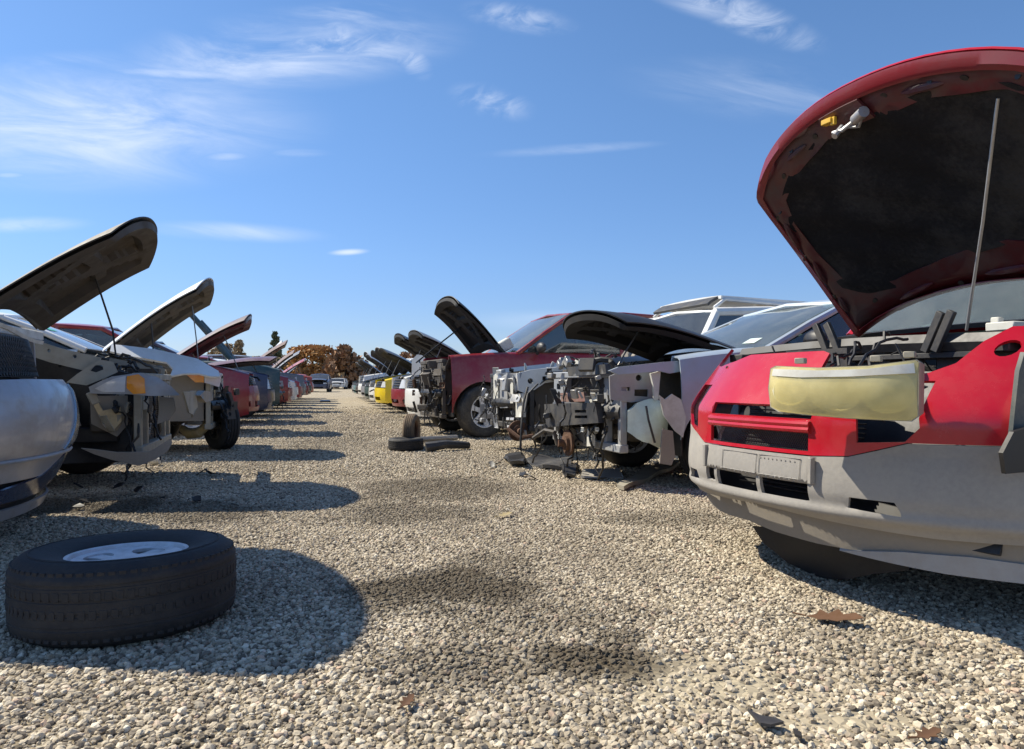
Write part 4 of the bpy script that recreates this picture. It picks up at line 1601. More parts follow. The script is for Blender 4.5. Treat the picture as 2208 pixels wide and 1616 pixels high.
# ======================================================= maroon SUV, fourth on the right
c = Car('wrecked_suv', 'maroon SUV with an upright black hood, its front wheel still fitted', 'car', -1.56, 10.76, 200, RROW, PT['maroon'],
        L=4.75, W=1.86, nose=1.07, cowl=1.17, cowl_x=-1.42, belt=1.17, roof=1.84, ws=-2.3, re=-4.2, rg=-4.6, wr=.365, fa=-.92, ra=-3.7, fx=-.47, angle=51, hoodL=1.02, hw=.70, sill=.36)
c.body()
c.hood('black', 'pan_black')
c.rod(-.35, -.25, .5, -.5, .012, 'black')
c.core('iron', True, -.42, 'black', .62)
c.bay(1.2, 'iron', -.45)
c.wheel(-.92, 1, tyre='rubber_worn', steer=.25)
c.wheels(((1, 'r'), (-1, 'f'), (-1, 'r')))
c.mirror(1, 'plastic_dark')
c.dangle(16, -.3, (.4, 1.0), (-.5, .7))
c.bits(26, 'bracket', 'iron', (-.5, -.2), (-.55, .8), (.35, 1.02), (.05, .2))
c.bits(8, 'relay', 'rust', (-.5, -.2), (-.5, .7), (.5, .8), (.04, .12))
g = MB()
g.box((-1.34, .55, 1.30), (.22, .16, .16), Matrix.Rotation(.5, 3, 'Y'))
g.build('wiper_motor', 'white_plastic', c.root)

# ======================================================= silver SUV, nearest on the left
c = Car('wrecked_suv', 'silver SUV with a dark mesh grille, nearest on the left behind the flat tyre', 'car', -2.22, 3.65, 17, LROW, PT['silver'],
        L=4.5, W=1.82, nose=1.0, cowl=1.12, cowl_x=-1.3, belt=1.12, roof=1.72, ws=-2.05, re=-4.0, rg=-4.3, wr=.35, fx=-.34, angle=70, hoodL=1.38, nose_sweep=.26, hw=.80, bz=(.14, .775), sill=.3)
c.body()
c.hood(PT['silver'], 'iron')  # raised hood out of view, shaped and tilted for the shadow it casts
c.rod(.3, -.35)
c.bay(1.0, 'iron', -.36)
c.wheels()


def l1(y, z):
    return -.42 * (abs(y) / .9) ** 2.4 - 2.2 * max(0, z - .72) ** 1.5 - .50 * max(0, .48 - z) ** 1.25 + .03 * sin(min(1, max(0, (z - .40) / .34)) * pi)


h_ = .89
outer = [(-h_, .24), (-h_, .70), (-.7, .775), (-.3, .785), (.3, .785), (.7, .775), (h_, .70), (h_, .24), (.7, .15), (-.7, .15)]
MB().patch(outer, [[(-.60, .22), (-.5, .20), (.5, .20), (.60, .22), (.64, .28), (.5, .33), (-.5, .33), (-.64, .28)]], lambda u, v: (l1(u, v), u, v), .035, .012).build('front_bumper', PT['silver'], c.root)
MB().patch([(-.66, .18), (.66, .18), (.7, .36), (-.7, .36)], [], lambda u, v: (l1(u, v) - .05, u, v), .06, .01).build('air_intake', 'plastic_dark', c.root)
g = MB()
g.tube([(l1(y, .425) + .006, y, .425) for y in [lerp(-.8, .8, i / 20) for i in range(21)]], .010, 6)
g.build('bumper_trim', 'grey_metal', c.root)
g = MB()
g.patch([(.02, .44), (.20, .47), (.30, .56), (.33, .70), (.24, .765), (.20, .66), (.12, .55)], [], lambda u, v: (l1(u, v) + .012, u, v), .03, .012)
g.build('bumper_corner', 'chrome_film', c.root)
g = MB()
g.patch([(-.42, .30), (-.12, .33), (.12, .40), (.26, .50), (.28, .40), (.16, .30), (-.05, .24), (-.42, .235)], [], lambda u, v: (l1(u, v) + .006, u, v), .03, .012)
g.build('fog_lamp', 'navy_lens', c.root)
g = MB()
g.tube([(l1(.36, z) + .002, .36, z) for z in [lerp(.44, .76, i / 10) for i in range(11)]], .005, 5)
g.build('seam', 'black', c.root)
g = MB()
g.patch([(-.44, .795), (.44, .795), (.36, 1.0), (-.36, 1.0)], [], lambda u, v: (-.17 - .42 * (abs(u) / .9) ** 2.4 - .25 * (v - .8), u, v), .06, .01)
for i in range(34):
    y = lerp(-.44, .40, i / 33)
    f = lambda y, z: (-.15 - .42 * (abs(y) / .9) ** 2.4 - .25 * (z - .8), y, z)
    g.tube([f(y, .80), f(y + .05, .90), f(y, .99)], .003, 4, False)
    g.tube([f(y + .05, .80), f(y, .90), f(y + .05, .99)], .003, 4, False)
g.build('mesh_grille', 'plastic_dark', c.root)
for sg in (1, -1):
    MB().patch([(sg * .46, .80), (sg * .40, .98), (sg * .66, .985), (sg * .78, .93), (sg * .76, .80)], [], lambda u, v: (-.20 - .42 * (abs(u) / .9) ** 2.4 - .25 * (v - .8), u, v), .06, .03).build('headlight', 'clear', c.root)
g = MB()
g.box((-.30, 0, 1.03), (.10, 1.3, .05))
g.grid(lambda u, v: (lerp(-.34, -.24, u), lerp(-.5, .62, v), 1.06 + .03 * sin(5 * v) - .03 * u), 3, 8, .02)
g.build('slam_panel', 'white_plastic', c.root)

# ======================================================= beige car, second on the left
c = Car('wrecked_minivan', 'beige minivan with its near fender torn off and a dangling amber marker lamp', 'car', -2.57, 5.78, 17, LROW, PT['champagne'],
        L=4.7, W=1.80, nose=.80, cowl=1.03, hinge_dz=.18, cowl_x=-1.30, belt=1.03, roof=1.66, ws=-2.2, re=-4.1, rg=-4.5, fender={1: True, -1: False}, angle=38, hoodL=1.06, hw=.70, wr=.33, fa=-.85, fx=-.22,
        nose_sweep=.22, droop=.06, crown=.06)
c.body()
c.hood(mat('dark_bronze', (.05, .045, .04), .6), mat('bronze_hood_underside', (.085, .068, .052), .6, dirt=.5, dcol=(.05, .04, .03), scale=5))
B = Vector(c.sk(.52, .62, .05))
A = c.atD(243, 712, 6.3)
MB().tube([c.atD(250, 770, 6.25), A, B], .009, 6).build('prop_rod', 'black', c.root)
c.core('beige', True, -.2, None)
c.bay(1.0, 'iron', -.25, (1,))
MB().patch([(-.25, .2), (-.25, .82), (-1.3, 1.1), (-1.3, .2)], [], lambda u, v: (u, -.38 + .02 * sin(11 * u + 7 * v), v), .08, .01).build('inner_fender_or_backing', 'black', c.root)  # black backing sheet added to keep the open wheel bay dark
c.wheels(((-1, 'r'), (1, 'f'), (1, 'r')))
Z = lambda x, y: (x / 3.941, 650 + y / 3.941)
Zs = lambda *a: [Z(*q) for q in a]
sheet(c, ('y', -.66), Zs((60, 270), (200, 300), (520, 400), (860, 480), (830, 540), (700, 585), (430, 520), (180, 440), (60, 410)), 'apron_rail', 'beige', [pcirc(*Z(640, 470), 4), pcirc(*Z(420, 420), 4)], wob=.015, th=.03)
sheet(c, ('y', -.70), Zs((570, 690), (660, 620), (760, 550), (850, 495), (960, 515), (1000, 600), (900, 650), (740, 715)), 'lamp_bracket', 'beige', [Zs((770, 590), (810, 545), (870, 540), (880, 580), (820, 605))], wob=.02, th=.015)
fl = Zs((740, 730), (850, 680), (950, 640), (1180, 608), (1330, 640), (1450, 720), (1525, 800), (1300, 805), (1100, 790), (760, 785))
cc = c.ony(*Z(1150, 720), -.84)


def lampf(u, v):
    return (u, -.78 - .09 * max(0, 1 - ((u - cc[0]) / .32) ** 2) + .35 * max(0, v - cc[1] - .02), v)


MB().patch(line(c, ('y', -.84), fl), [], lampf, .025, .05).build('fender_tip', 'grey_metal', c.root)
MB().patch(line(c, ('y', -.84), Zs((800, 745), (960, 665), (1075, 635), (1070, 775), (880, 775))), [], lambda u, v: Vector(lampf(u, v)) + Vector((0, -.006, .002)), .025, .012).build('side_lamp_lens', 'clear', c.root)
MB().patch(line(c, ('y', -.84), Zs((1085, 640), (1180, 622), (1235, 660), (1245, 785), (1140, 790), (1085, 740))), [], lambda u, v: Vector(lampf(u, v)) + Vector((0, -.009, .002)), .025, .014).build('marker_lamp', 'amber', c.root)
sheet(c, ('y', -.50), Zs((770, 805), (1085, 800), (1090, 1045), (1000, 1150), (780, 1040)), 'inner_panel', 'taupe', wob=.02)
sheet(c, ('y', -.55), Zs((800, 880), (830, 845), (880, 930), (1025, 895), (1035, 1020), (960, 1110), (890, 1060)), 'strut_mount', 'cream', [pcirc(*Z(905, 985), 4)], wob=.02, th=.02)
sheet(c, ('y', -.48), Zs((380, 720), (520, 740), (590, 820), (655, 960), (520, 980), (430, 860)), 'splash_panel', 'cream', wob=.03)
sheet(c, ('y', -.52), Zs((490, 950), (660, 975), (690, 1060), (560, 1060)), 'splash_panel', 'taupe', wob=.02)
g = MB()
g.tube([c.atD(*Z(480, 560), 5.5), c.atD(*Z(520, 660), 5.4), c.atD(*Z(610, 760), 5.35), c.atD(*Z(690, 880), 5.3), c.atD(*Z(710, 1050), 5.3), c.atD(*Z(700, 1240), 5.3)], [.045, .05, .045, .045, .045, .04], 8)
g.build('arch_liner', 'plastic_dark', c.root)
g = MB()
g.tube([c.atD(*Z(445, 560), 5.45), c.atD(*Z(520, 680), 5.35), c.atD(*Z(640, 830), 5.3)], .022, 8)
g.build('arch_seal', 'beige', c.root)
g = MB()
g.tube([c.atD(*Z(1150, 820), 5.7), c.atD(*Z(1160, 1000), 5.65), c.atD(*Z(1130, 1180), 5.6)], [.07, .06, .05], 12)
for k in range(8):
    g.lathe([(.075, -.008), (.095, 0), (.075, .008)], c.atD(*Z(1155, 850 + k * 26), 5.68), 'z', 16)
g.build('strut', 'black', c.root)
g = MB()
g.tube([c.atD(*Z(1250, 830), 5.9), c.atD(*Z(1245, 1000), 5.8), c.atD(*Z(1240, 1130), 5.7), c.atD(*Z(1080, 1220), 5.6)], [.05, .04, .035, .03], 8)
g.tube([c.atD(*Z(1010, 1160), 5.6), c.atD(*Z(1150, 1190), 5.6), c.atD(*Z(1270, 1230), 5.7)], .025, 8)
g.each('control_arm', 'steel', c.root)
sheet(c, ('y', -.76), Zs((1340, 815), (1470, 820), (1485, 930), (1440, 1010), (1330, 1045), (1345, 930)), 'mud_flap', 'taupe', wob=.03)
sp_ = line(c, ('y', -.74), Zs((690, 1250), (830, 1262), (1000, 1280), (1290, 1272), (1460, 1165), (1470, 1200), (1430, 1270), (1330, 1340), (1190, 1395), (950, 1345), (800, 1300)))
MB().patch(sp_, [], lambda u, v: (u, -.74 - .25 * (v - .2) + .03 * sin(9 * u), v), .05, .008).build('splash_shield', 'plastic_grey', c.root)
c.dangle(14, -.2, (.4, .85), (-.7, .2))
c.bits(14, 'bracket', 'beige', (-.5, -.1), (-.75, -.1), (.45, .9), (.04, .14))
g = MB()
for k in range(20):
    a = c.atD(c.rng.uniform(190, 290), c.rng.uniform(770, 805), c.rng.uniform(5.5, 6.2))
    g.tube(sag(a, a + Vector((c.rng.uniform(-.25, .25), c.rng.uniform(-.2, .2), c.rng.uniform(-.12, .05))), -.03, 6, .02, c.rng), c.rng.uniform(.006, .014), 5)
g.each('wiring', 'plastic_dark', c.root)

# ======================================================= white sedan, third on the left
c = Car('wrecked_sedan', 'white sedan with an orange turn signal and a stripped nose, hood propped open', 'car', -3.22, 8.55, 17, LROW, PT['white'],
        nose=.80, cowl=1.08, cowl_x=-1.3, belt=1.05, roof=1.5, ws=-2.1, re=-3.4, rg=-4.1, fx=-.16, angle=42, hoodL=1.15, hw=.68, fa=-.95, droop=.08, nose_sweep=.16, fender={1: True, -1: False})
c.body()
c.hood(PT['white'], mat('olive_hood_underside', (.12, .10, .075), .6, dirt=.5, dcol=(.07, .055, .04), scale=5))
c.rod(.45, -.4, .75, .7, .007, 'steel')
c.rod(-.5, -.75, .45, -.8, .009, 'plastic_dark')
c.core('beige', True, -.2, 'black', .52)
c.bay(1.0, 'taupe')
c.wheels(((-1, 'r'), (1, 'f'), (1, 'r')))
fo_ = line(c, ('y', -.80), [(238, 742), (262, 744), (330, 752), (420, 772), (470, 800), (474, 812), (455, 812), (430, 806), (400, 806), (372, 812), (375, 795), (360, 782), (330, 776), (280, 768), (240, 758)])
fk = np.polyfit([p[0] for p in fo_], [p[1] for p in fo_], 1)
MB().patch(fo_, [], lambda u, v: (u, -.80 + 1.5 * (v - fk[0] * u - fk[1]), v), .04, .02).build('fender', PT['white'], c.root)
hl2 = line(c, ('y', -.80), Zs((1585, 625), (1640, 600), (1730, 605), (1730, 690), (1660, 690)))
f = lambda u, v: (u, -.80 + .25 * max(0, u + .35), v)
MB().patch(hl2, [], f, .04, .05).build('turn_signal', 'amber', c.root)
MB().patch(line(c, ('y', -.80), Zs((1735, 608), (1880, 625), (1860, 730), (1735, 692))), [], f, .04, .06).build('headlight', 'clear', c.root)
sheet(c, ('x', -.05), Zs((1560, 770), (1680, 760), (1690, 900), (1660, 990), (1590, 950)), 'lamp_bracket', 'beige', wob=.02)
sheet(c, ('x', -.03), Zs((1700, 800), (1740, 760), (1800, 770), (1810, 840), (1750, 860)), 'horn', 'taupe', th=.05)
g = MB()
g.tube([c.atD(*Z(1555, 1085), 8.3), c.atD(*Z(1610, 1130), 8.2), c.atD(*Z(1690, 1120), 8.15), c.atD(*Z(1750, 1060), 8.2), c.atD(*Z(1775, 1000), 8.25)], [.045, .055, .055, .05, .04], 10)
g.build('intake_hose', 'tan', c.root)
wh = bare_wheel('wheel', .30, .2, 'iron', 'rubber', c.root, 28)
wh.location = c.atD(*Z(1880, 1100), 8.5)
wh.location.z = .30
wh.rotation_euler = (0, 0, pi / 2 + .5)
c.dangle(14, -.05, (.4, .8))
c.bits(20, 'bracket', 'iron', (-.4, .05), (-.75, .6), (.3, .8), (.04, .16))
g = MB()
g.grid(lambda u, v: Vector(c.wsf(.55 + .2 * u, .12 + .13 * v)) + Vector((.004, 0, .008)), 2, 3, .002)
g.build('windshield_sticker', 'teal_sticker', c.root)


# ======================================================= the farther cars of both rows
def row_car(name, label, cat, x, y, deg, group, pm, hood_m='same', panm='iron', front=True, lamps=(1, -1), bump_m=None, detail=1, strip=False, nohood=False, wheels=True, rodm='steel', **kw):
    kw.setdefault('det', detail)
    c = Car(name, label, cat, x, y, deg, group, PT[pm], **kw)
    c.body()
    if not nohood:
        c.hood(PT[pm] if hood_m == 'same' else PT[hood_m], panm)
        c.rod(.4, -.3, .6, .7, .009, rodm)
    c.bay(.6 if detail else .35)
    if wheels:
        c.wheels()
    if front:
        c.bumper(PT[bump_m] if bump_m else None)
        c.grille_lamps(lamps=lamps)
    if strip:
        c.core('grey_metal', True, -.2, 'black', .52)
        c.dangle(8)
        c.bits(12)
    return c


def lpos(y):
    return -3.95 - .232 * (y - 11.6)


def rpos(y):
    return -2.10 - .247 * (y - 13.3)


sedan = dict(nose=.74, cowl=1.0, roof=1.45)
suv = dict(L=4.6, W=1.84, nose=.98, cowl=1.14, belt=1.14, roof=1.76, ws=-2.0, re=-4.1, rg=-4.4, wr=.36, bz=(.32, .72))
truck = dict(L=5.2, W=1.9, nose=1.02, cowl=1.18, cowl_x=-1.4, belt=1.18, roof=1.80, ws=-2.2, re=-3.2, rg=-3.35, deck=1.15, wr=.37, ra=-4.1, bz=(.36, .76))
# left row
row_car('wrecked_sedan', 'dark red sedan with a crimson bumper and thin raised hood, beyond the white sedan', 'car', lpos(11.6), 11.6, 17, LROW, 'maroon', bump_m='crimson', panm=PT['red_dull'], hood_m='dark_maroon', angle=36, hoodL=1.2, bz=(.34, .72), nose=.84, cowl=1.08, belt=1.06, roof=1.6, lamps=(1,), glass=True)
row_car('wrecked_sedan', 'dark blue sedan with crumpled grey nose, beyond the crimson bumper on the left', 'car', lpos(14.4), 14.4, 17, LROW, 'navy', hood_m='purple', angle=11, roof=1.55, cowl=1.05, nose=.86, panm='iron', lamps=(-1,))
row_car('wrecked_van', 'tall dark green van with bare windshield pillars and no hood, in the left row', 'van', lpos(17.1), 17.1, 17, LROW, 'green', nohood=True, L=5.0, W=1.95, nose=1.0, cowl=1.2, cowl_x=-1.05, belt=1.2, roof=2.28, pk=2.0, ws=-1.9, re=-4.5, rg=-4.8, wr=.36, glass=False, has_roof=False, front=False, strip=True)
row_car('wrecked_sedan', 'maroon sedan with its reddish hood raised steeply, beyond the tall green van', 'car', lpos(19.8), 19.8, 17, LROW, 'maroon', hood_m='brown', panm=PT['brown'], angle=40, detail=0, hoodL=1.25, nose=.85, cowl=1.05)
row_car('wrecked_sedan', 'white sedan with a white hood standing nearly upright, in the left row', 'car', lpos(22.5), 22.5, 17, LROW, 'white', angle=57, detail=0, hoodL=1.15)
row_car('wrecked_sedan', 'brick red sedan with a red hood behind the upright white hood', 'car', lpos(25.2), 25.2, 17, LROW, 'crimson', hood_m='brown', panm='iron', angle=45, detail=0)
row_car('wrecked_suv', 'grey SUV with hood up between two red cars in the left row', 'car', lpos(27.9), 27.9, 17, LROW, 'grey', angle=42, detail=0, **suv)
row_car('wrecked_sedan', 'dark crimson sedan with hood up, third from the far left end', 'car', lpos(30.6), 30.6, 17, LROW, 'crimson', angle=38, detail=0, panm=PT['brown'])
row_car('wrecked_sedan', 'black sedan with hood up, second from the far left end', 'car', lpos(33.3), 33.3, 17, LROW, 'black', angle=44, detail=0)
row_car('wrecked_suv', 'bright red SUV closing the far end of the left row', 'car', lpos(36.2), 36.2, 17, LROW, 'orange_red', nohood=True, detail=0, **suv)
# right row
row_car('wrecked_sedan', 'white sedan with a white bumper and empty headlight hole, beyond the maroon SUV', 'car', rpos(13.3) + .22, 13.3, 199, RROW, 'white', hood_m='grey', panm='pan_black', angle=33, lamps=(-1,), nose=.80, cowl=1.02, hoodL=1.2, bz=(.18, .66))
row_car('wrecked_sedan', 'white sedan with a dark red hood rim and dark open hood, before the yellow car', 'car', rpos(16.1) + .2, 16.1, 199, RROW, 'white', hood_m='black', panm='pan_black', angle=37, nose=.82, cowl=1.04, hoodL=1.25, bump_m='maroon')
row_car('wrecked_sedan', 'bright yellow sedan with a thin black hood propped open', 'car', rpos(18.8), 18.8, 199, RROW, 'yellow', hood_m='black', panm='pan_black', angle=32, detail=0, hoodL=1.15, nose=.78)
row_car('wrecked_sedan', 'white sedan with a slim raised hood just beyond the yellow car', 'car', rpos(21.5), 21.5, 199, RROW, 'white', panm='pan_black', angle=40, detail=0)
row_car('wrecked_sedan', 'dark green sedan with hood up, second beyond the yellow car', 'car', rpos(24.2), 24.2, 199, RROW, 'green', panm='pan_black', angle=42, detail=0)
row_car('wrecked_sedan', 'silver sedan with hood up, third beyond the yellow car', 'car', rpos(26.9), 26.9, 199, RROW, 'silver', panm='pan_black', angle=40, detail=0)
row_car('wrecked_suv', 'white SUV with hood up, fourth beyond the yellow car', 'car', rpos(29.6), 29.6, 199, RROW, 'white', panm='pan_black', angle=44, detail=0, **suv)
row_car('wrecked_sedan', 'black sedan with hood up, third from the far right end', 'car', rpos(32.3), 32.3, 199, RROW, 'black', panm='pan_black', angle=40, detail=0)
row_car('wrecked_sedan', 'teal sedan with hood up, second from the far right end', 'car', rpos(35.0), 35.0, 199, RROW, 'teal', panm='pan_black', angle=42, detail=0)
row_car('wrecked_sedan', 'grey sedan with hood up, closing the far right end', 'car', rpos(37.7), 37.7, 199, RROW, 'grey', panm='pan_black', angle=40, detail=0)
# the row that closes the lane
XROW = 'cars standing across the far end of the lane'
row_car('parked_car', 'red sedan standing across the far end of the lane', 'car', -17.6, 60, -80, XROW, 'orange_red', nohood=False, angle=1, detail=0)
row_car('parked_car', 'dark blue sedan standing beside the red one at the lane end', 'car', -15.2, 58, -80, XROW, 'navy', angle=1, detail=0)
row_car('parked_van', 'small white van far beyond the end of the lane', 'van', -19.4, 82.0, -82, XROW, 'white', angle=1, detail=0, L=4.6, W=1.9, nose=.75, cowl=.8, cowl_x=-.7, belt=.8, roof=1.25, ws=-1.2, re=-4.3, rg=-4.5, wr=.3)

# white panel standing on end between the hoods
wp = MB()
a0 = Vector(((888 - 1104) / 1600 * 15.0, 15.0, .77 + (825 - 815) / 1600 * 15.0))
wp.patch([(0, 0), (.32, -.02), (.33, .34), (.20, .46), (.10, .47), (.0, .36)], [rect(.14, .30, .17, .38)], lambda u, v: (a0.x + u, a0.y + .03 * sin(6 * u), a0.z + v), .06, .02)
tag(wp.build('fender_panel', PT['white']), 'white loose body panel standing on end under two dark hoods', 'car panel')

# ---------------------------------------------------------------- wheels on the ground
p0 = G(267, 1272)
TY = Vector((-1.252, 2.42, 0))
tw = bare_wheel('spare_wheel', .330, .236, 'wheel_silver', 'rubber', None, 64, 4, .006, .54)
tw.location = TY + Vector((0, 0, .120))
tw.rotation_euler = (pi / 2 - R(1.5), R(-1.0), 0)
tag(tw, 'big dark tyre on a silver wheel lying flat on the gravel at the left', 'wheel')
q = G(871, 974)
w2 = bare_wheel('spare_wheel', .20, .135, 'iron', 'rubber', None, 28, 5)
w2.location = (q.x, q.y + .15, .072)
w2.rotation_euler = (pi / 2, 0, 0)
tag(w2, 'small black wheel lying flat beside the lane before the maroon SUV', 'wheel')
w3 = bare_wheel('spare_wheel', .20, .135, 'rust', mat('muddy_tyre_rubber', (.12, .085, .055), .85, dirt=.7, dcol=(.24, .18, .12), scale=9, bump=.3), None, 28, 5)
w3.location = (q.x + .02, q.y + .48, .20)
w3.rotation_euler = (0, 0, pi / 2 - .1)
tag(w3, 'muddy brown wheel standing on edge behind the small flat black wheel', 'wheel')


# ---------------------------------------------------------------- scraps on the gravel
def scrap(name, label, cat, m, pxs, z=.03, th=.012, amp=.02, group=None):
    P_ = [G(x, y) for x, y in pxs]
    mb = MB()
    rg_ = random.Random(pxs[0][0])
    k1, k2 = rg_.uniform(5, 12), rg_.uniform(5, 12)
    mb.patch([(p.x, p.y) for p in P_], [], lambda u, v: (u, v, z + amp * sin(k1 * u) * cos(k2 * v)), .05, th)
    return tag(mb.build(name, m), label, cat, group)


PL = 'scraps lying by the stripped cars'
o = scrap('trim_strip', 'pale beige sill trim strip lying from the grey bumper towards the lane', 'trim', 'beige', [(1330, 1058), (1345, 1062), (1465, 1012), (1466, 998), (1440, 1000), (1390, 1024)], .05, .03)
scrap('plastic_scrap', 'black curved plastic scrap lying at the white SUV nose', 'plastic scrap', 'black', [(1088, 990), (1110, 988), (1140, 1000), (1128, 1014), (1100, 1008)], .06, .03, .04, PL)
scrap('plastic_scrap', 'long dark grey plastic scrap under the silver blue sedan nose', 'plastic scrap', 'plastic_dark', [(1135, 1000), (1180, 994), (1235, 1000), (1230, 1018), (1170, 1014)], .05, .03, .04, PL)
scrap('plastic_scrap', 'jagged black scrap with a downward point beside the grey slab', 'plastic scrap', 'black', [(1205, 1012), (1245, 1008), (1240, 1030), (1222, 1034), (1212, 1022)], .04, .02, .03, PL)
scrap('plastic_scrap', 'flat grey slab lying below the stripped sedan', 'plastic scrap', 'plastic_grey', [(1258, 1016), (1300, 1013), (1331, 1017), (1345, 1034), (1310, 1032), (1290, 1037), (1252, 1035)], .03, .012, .02, PL)
scrap('plastic_scrap', 'bent grey black scrap alone on the gravel at bottom right', 'plastic scrap', 'plastic_dark', [(1612, 1548), (1640, 1562), (1672, 1566), (1690, 1576), (1662, 1584), (1640, 1580)], .022, .006, .012, PL)
scrap('plastic_scrap', 'small black scrap near the bent one at bottom right', 'plastic scrap', 'black', [(1710, 1592), (1728, 1600), (1730, 1610), (1714, 1604)], .02, .006, .004, PL)
scrap('plastic_scrap', 'flat black box left far down the lane', 'plastic scrap', 'black', [(690, 868), (712, 868), (711, 865), (691, 865)], .05, .10, .0, PL)
g = G(335, 1005)
mb = MB()
mb.lathe([(0, .04), (.025, .04), (.035, .02), (.035, -.02), (.02, -.05), (.015, -.09), (0, -.09)], (g.x, g.y, .045), 'x', 16)
tag(mb.build('lamp_socket', 'white_plastic'), 'small white lamp socket lying below the beige minivan', 'lamp socket')
g = MB()
for k in range(7):
    a = G(random.uniform(900, 985), random.uniform(958, 976))
    g.tube([a + Vector((-.08, 0, .04)), a + Vector((.3, .03, .05))], .03, 7)
b = G(900, 960)
g = MB()
g.tube([G(895, 957) + Vector((0, 0, .05)), G(985, 952) + Vector((0, 0, .05))], .035, 8)
tag(g.build('exhaust_pipe', 'steel'), 'dull steel pipe lying between the small wheels and the maroon SUV', 'pipe')
g = MB()
g.tube([G(918, 975) + Vector((0, 0, .05)), G(960, 974) + Vector((0, 0, .08)), G(1010, 970) + Vector((0, 0, .05))], [.06, .05, .04], 8)
tag(g.build('rubber_hose', 'plastic_dark'), 'dark rubber hose lying beside the small flat wheel', 'hose')



def frag(label, px, py, m, seed, group):
    rg_ = random.Random(seed)
    g0 = G(px, py)
    r_ = rg_.uniform(.025, .06)
    o_ = [(r_ * rg_.uniform(.5, 1.3) * cos(a), r_ * rg_.uniform(.3, .8) * sin(a)) for a in [2 * pi * i / 7 for i in range(7)]]
    k_ = rg_.uniform(10, 30)
    mb = MB()
    mb.patch(o_, [], lambda u, v: (u, v, .02 * sin(k_ * u) + .25 * abs(v)), .03, .006)
    o = mb.build('plastic_fragment', m)
    o.location = (g0.x, g0.y, .03)
    o.rotation_euler = (rg_.uniform(-.4, .4), rg_.uniform(-.4, .4), rg_.uniform(0, 6))
    tag(o, label, 'plastic scrap', group)


rg_ = random.Random(21)
for k in range(14):
    frag('small dark fragment lying on the gravel at the noses of the right row', rg_.uniform(1060, 1460), rg_.uniform(985, 1050) , 'black', k, 'small fragments before the right row')
for k in range(12):
    frag('small dark fragment lying in the shade along the left row', rg_.uniform(120, 520), rg_.uniform(1005, 1110), 'black', 50 + k, 'small fragments before the left row')

LV = 'dry leaves lying on the gravel'


def leaf(label, px, py, s_, rz, m='leaf'):
    g0 = G(px, py)
    o_ = [(-.5, 0), (-.32, .10), (-.28, .26), (-.12, .14), (.05, .30), (.14, .14), (.36, .18), (.5, .02), (.34, -.10), (.16, -.10), (.08, -.26), (-.08, -.13), (-.26, -.22), (-.33, -.07)]
    mb = MB()
    mb.patch([(a * s_, b * s_) for a, b in o_], [], lambda u, v: (u, v, .25 * abs(v) + .12 * s_ * (u / s_) ** 2), s_ * .12, .0015)
    mb.tube([(-.5 * s_, 0, .03 * s_), (-.75 * s_, .05 * s_, .06 * s_)], .0025, 5)
    o = mb.build('dry_leaf', m)
    o.location = (g0.x, g0.y, .02)
    o.rotation_euler = (.12, -.1, rz)
    tag(o, label, 'leaf', LV)


leaf('large brown curled leaf in the shadow of the red SUV', 1800, 1348, .17, -.5)
leaf('small tan leaf lying alone in the middle of the lane', 1090, 1118, .10, .7, 'tan')
leaf('rusty brown leaf at the bottom edge near the right corner', 2003, 1604, .07, .3)
leaf('dull brown leaf at the bottom edge left of centre', 880, 1530, .06, 1.2)


# ---------------------------------------------------------------- trees beyond the yard
def leafmat(name, a, b):
    m = bpy.data.materials.new(name)
    m.use_nodes = True
    t = m.node_tree
    p = t.nodes['Principled BSDF']
    g_ = nn(t, 'ShaderNodeNewGeometry')
    t.links.new(mixc(t, g_.outputs['Random Per Island'], a, b), p.inputs['Base Color'])
    p.inputs['Roughness'].default_value = .8
    return m


LM = dict(orange=leafmat('orange_foliage', (.34, .17, .05), (.52, .29, .11)), brown=leafmat('russet_foliage', (.20, .105, .05), (.33, .18, .09)),
          green=leafmat('conifer_foliage', (.06, .08, .045), (.13, .15, .08)), dun=leafmat('dun_foliage', (.26, .19, .10), (.40, .30, .18)))
MT['bark'] = mat('tree_bark', (.08, .06, .045), .9, bump=.4)


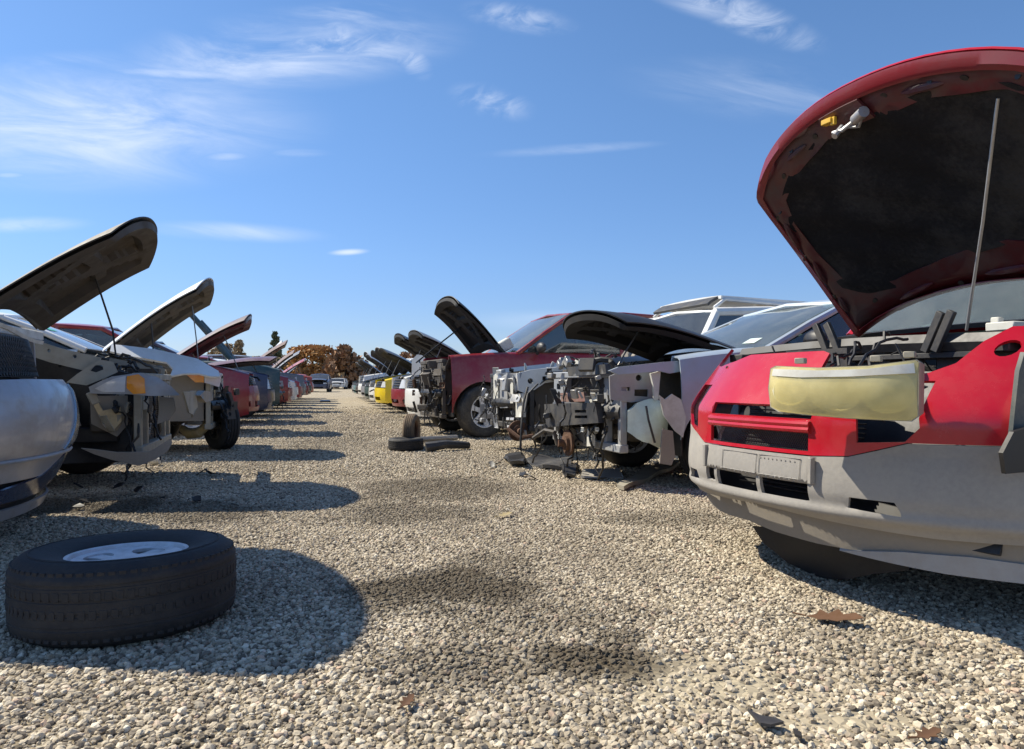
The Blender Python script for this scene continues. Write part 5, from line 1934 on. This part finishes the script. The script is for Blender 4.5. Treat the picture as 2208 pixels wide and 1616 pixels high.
def tree(name, label, px, top, base_w, D, kind, conic, seed, group='trees beyond the yard'):
    rg_ = random.Random(seed)
    h = .77 + (825 - top) / 1600 * D
    w_ = base_w / 1600 * D / 2
    x = (px - 1104) / 1600 * D
    root = empty(name, (x, D, 0), 0, label, 'tree', group)
    tk = MB()
    tk.tube([(0, 0, 0), (.05, 0, h * .4), (0, .05, h * .93)], [h * .03, h * .022, h * .004], 8)
    ends = []
    for k in range(16):
        z = h * rg_.uniform(.2, .85)
        a = rg_.uniform(0, 2 * pi)
        r_ = w_ * (1.05 - z / h if conic else .75) * rg_.uniform(.6, 1)
        e = Vector((r_ * cos(a), r_ * sin(a), z + (.02 if conic else .12) * h))
        tk.tube([(0, 0, z), e], [h * .008, h * .002], 5)
        ends.append(e)
    tk.build('trunk', 'bark', root)
    vs, fs = [], []
    clumps = []
    for k in range(70):
        z = rg_.uniform(.10 if conic else .22, 1.0)
        if conic:
            rmax = w_ * max(.03, (1.02 - z)) * 1.05
        else:
            rmax = w_ * sqrt(max(.02, 1 - ((z - .58) / .44) ** 2))
        a = rg_.uniform(0, 2 * pi)
        r_ = rmax * sqrt(rg_.uniform(.1, 1))
        clumps.append((Vector((r_ * cos(a), r_ * sin(a), z * h)), w_ * rg_.uniform(.18, .36) * (.55 if conic else 1)))
    for cpos, cr in clumps:
        for j in range(56):
            d = Vector((rg_.gauss(0, 1), rg_.gauss(0, 1), rg_.gauss(0, .8)))
            d = d.normalized() * cr * rg_.uniform(.4, 1.1)
            p_ = cpos + d
            if p_.z > h:
                continue
            s_ = rg_.uniform(.05, .11) * w_
            u = Vector((rg_.gauss(0, 1), rg_.gauss(0, 1), rg_.gauss(0, 1))).normalized()
            v = u.cross(Vector((rg_.gauss(0, 1), rg_.gauss(0, 1), rg_.gauss(0, 1)))).normalized()
            k = len(vs)
            vs += [p_ + u * s_, p_ + v * s_ * .8, p_ - u * s_, p_ - v * s_ * .8]
            fs.append((k, k + 1, k + 2, k + 3))
    mb = MB()
    mb.add(vs, fs)
    mb.build('crown', LM[kind], root, smooth=False)


tree('maple_tree', 'broad orange autumn tree at the end of the lane', 674, 746, 104, 95, 'orange', False, 1)
tree('conifer_tree', 'russet brown conical tree right of the orange tree', 744, 748, 150, 92, 'brown', True, 2)
tree('conifer_tree', 'tall green conifer poking up left of the orange tree', 593, 716, 62, 100, 'green', True, 3)
tree('conifer_tree', 'small brownish conifer above the left row of hoods', 515, 734, 70, 100, 'dun', True, 4)
tree('maple_tree', 'rounded dun tree at the left behind the green van', 482, 742, 66, 105, 'dun', False, 5)
tree('maple_tree', 'low dun tree behind the reddish raised hood', 562, 770, 70, 110, 'dun', False, 6)
tree('maple_tree', 'pale dun tree just left of the orange tree', 622, 768, 70, 118, 'dun', False, 8)
tree('maple_tree', 'russet low tree at the right end of the lane', 790, 790, 60, 120, 'brown', False, 7)
tree('maple_tree', 'brown tree showing behind the dark hoods of the right row', 885, 758, 60, 110, 'brown', False, 9)
tree('maple_tree', 'dark russet tree between the two tallest right hoods', 840, 778, 60, 112, 'brown', False, 10)
# low far hedge closing the horizon
hv, hf = [], []
rg_ = random.Random(11)
for k in range(9000):
    x = rg_.uniform(-120, 130)
    y = 150 + rg_.uniform(-4, 4)
    z = rg_.uniform(0, 1) ** .7 * (3.4 + 1.2 * sin(x * .11) + .8 * sin(x * .37))
    s_ = rg_.uniform(.3, .7)
    u = Vector((rg_.gauss(0, 1), rg_.gauss(0, 1), rg_.gauss(0, 1))).normalized()
    v = u.cross(Vector((rg_.gauss(0, 1), rg_.gauss(0, 1), rg_.gauss(0, 1)))).normalized()
    i = len(hv)
    p_ = Vector((x, y, z))
    hv += [p_ + u * s_, p_ + v * s_, p_ - u * s_, p_ - v * s_]
    hf.append((i, i + 1, i + 2, i + 3))
mb = MB()
mb.add(hv, hf)
tag(mb.build('far_hedge', LM['dun'], smooth=False), 'far low belt of dun scrub along the horizon', 'scrub', kind='stuff')
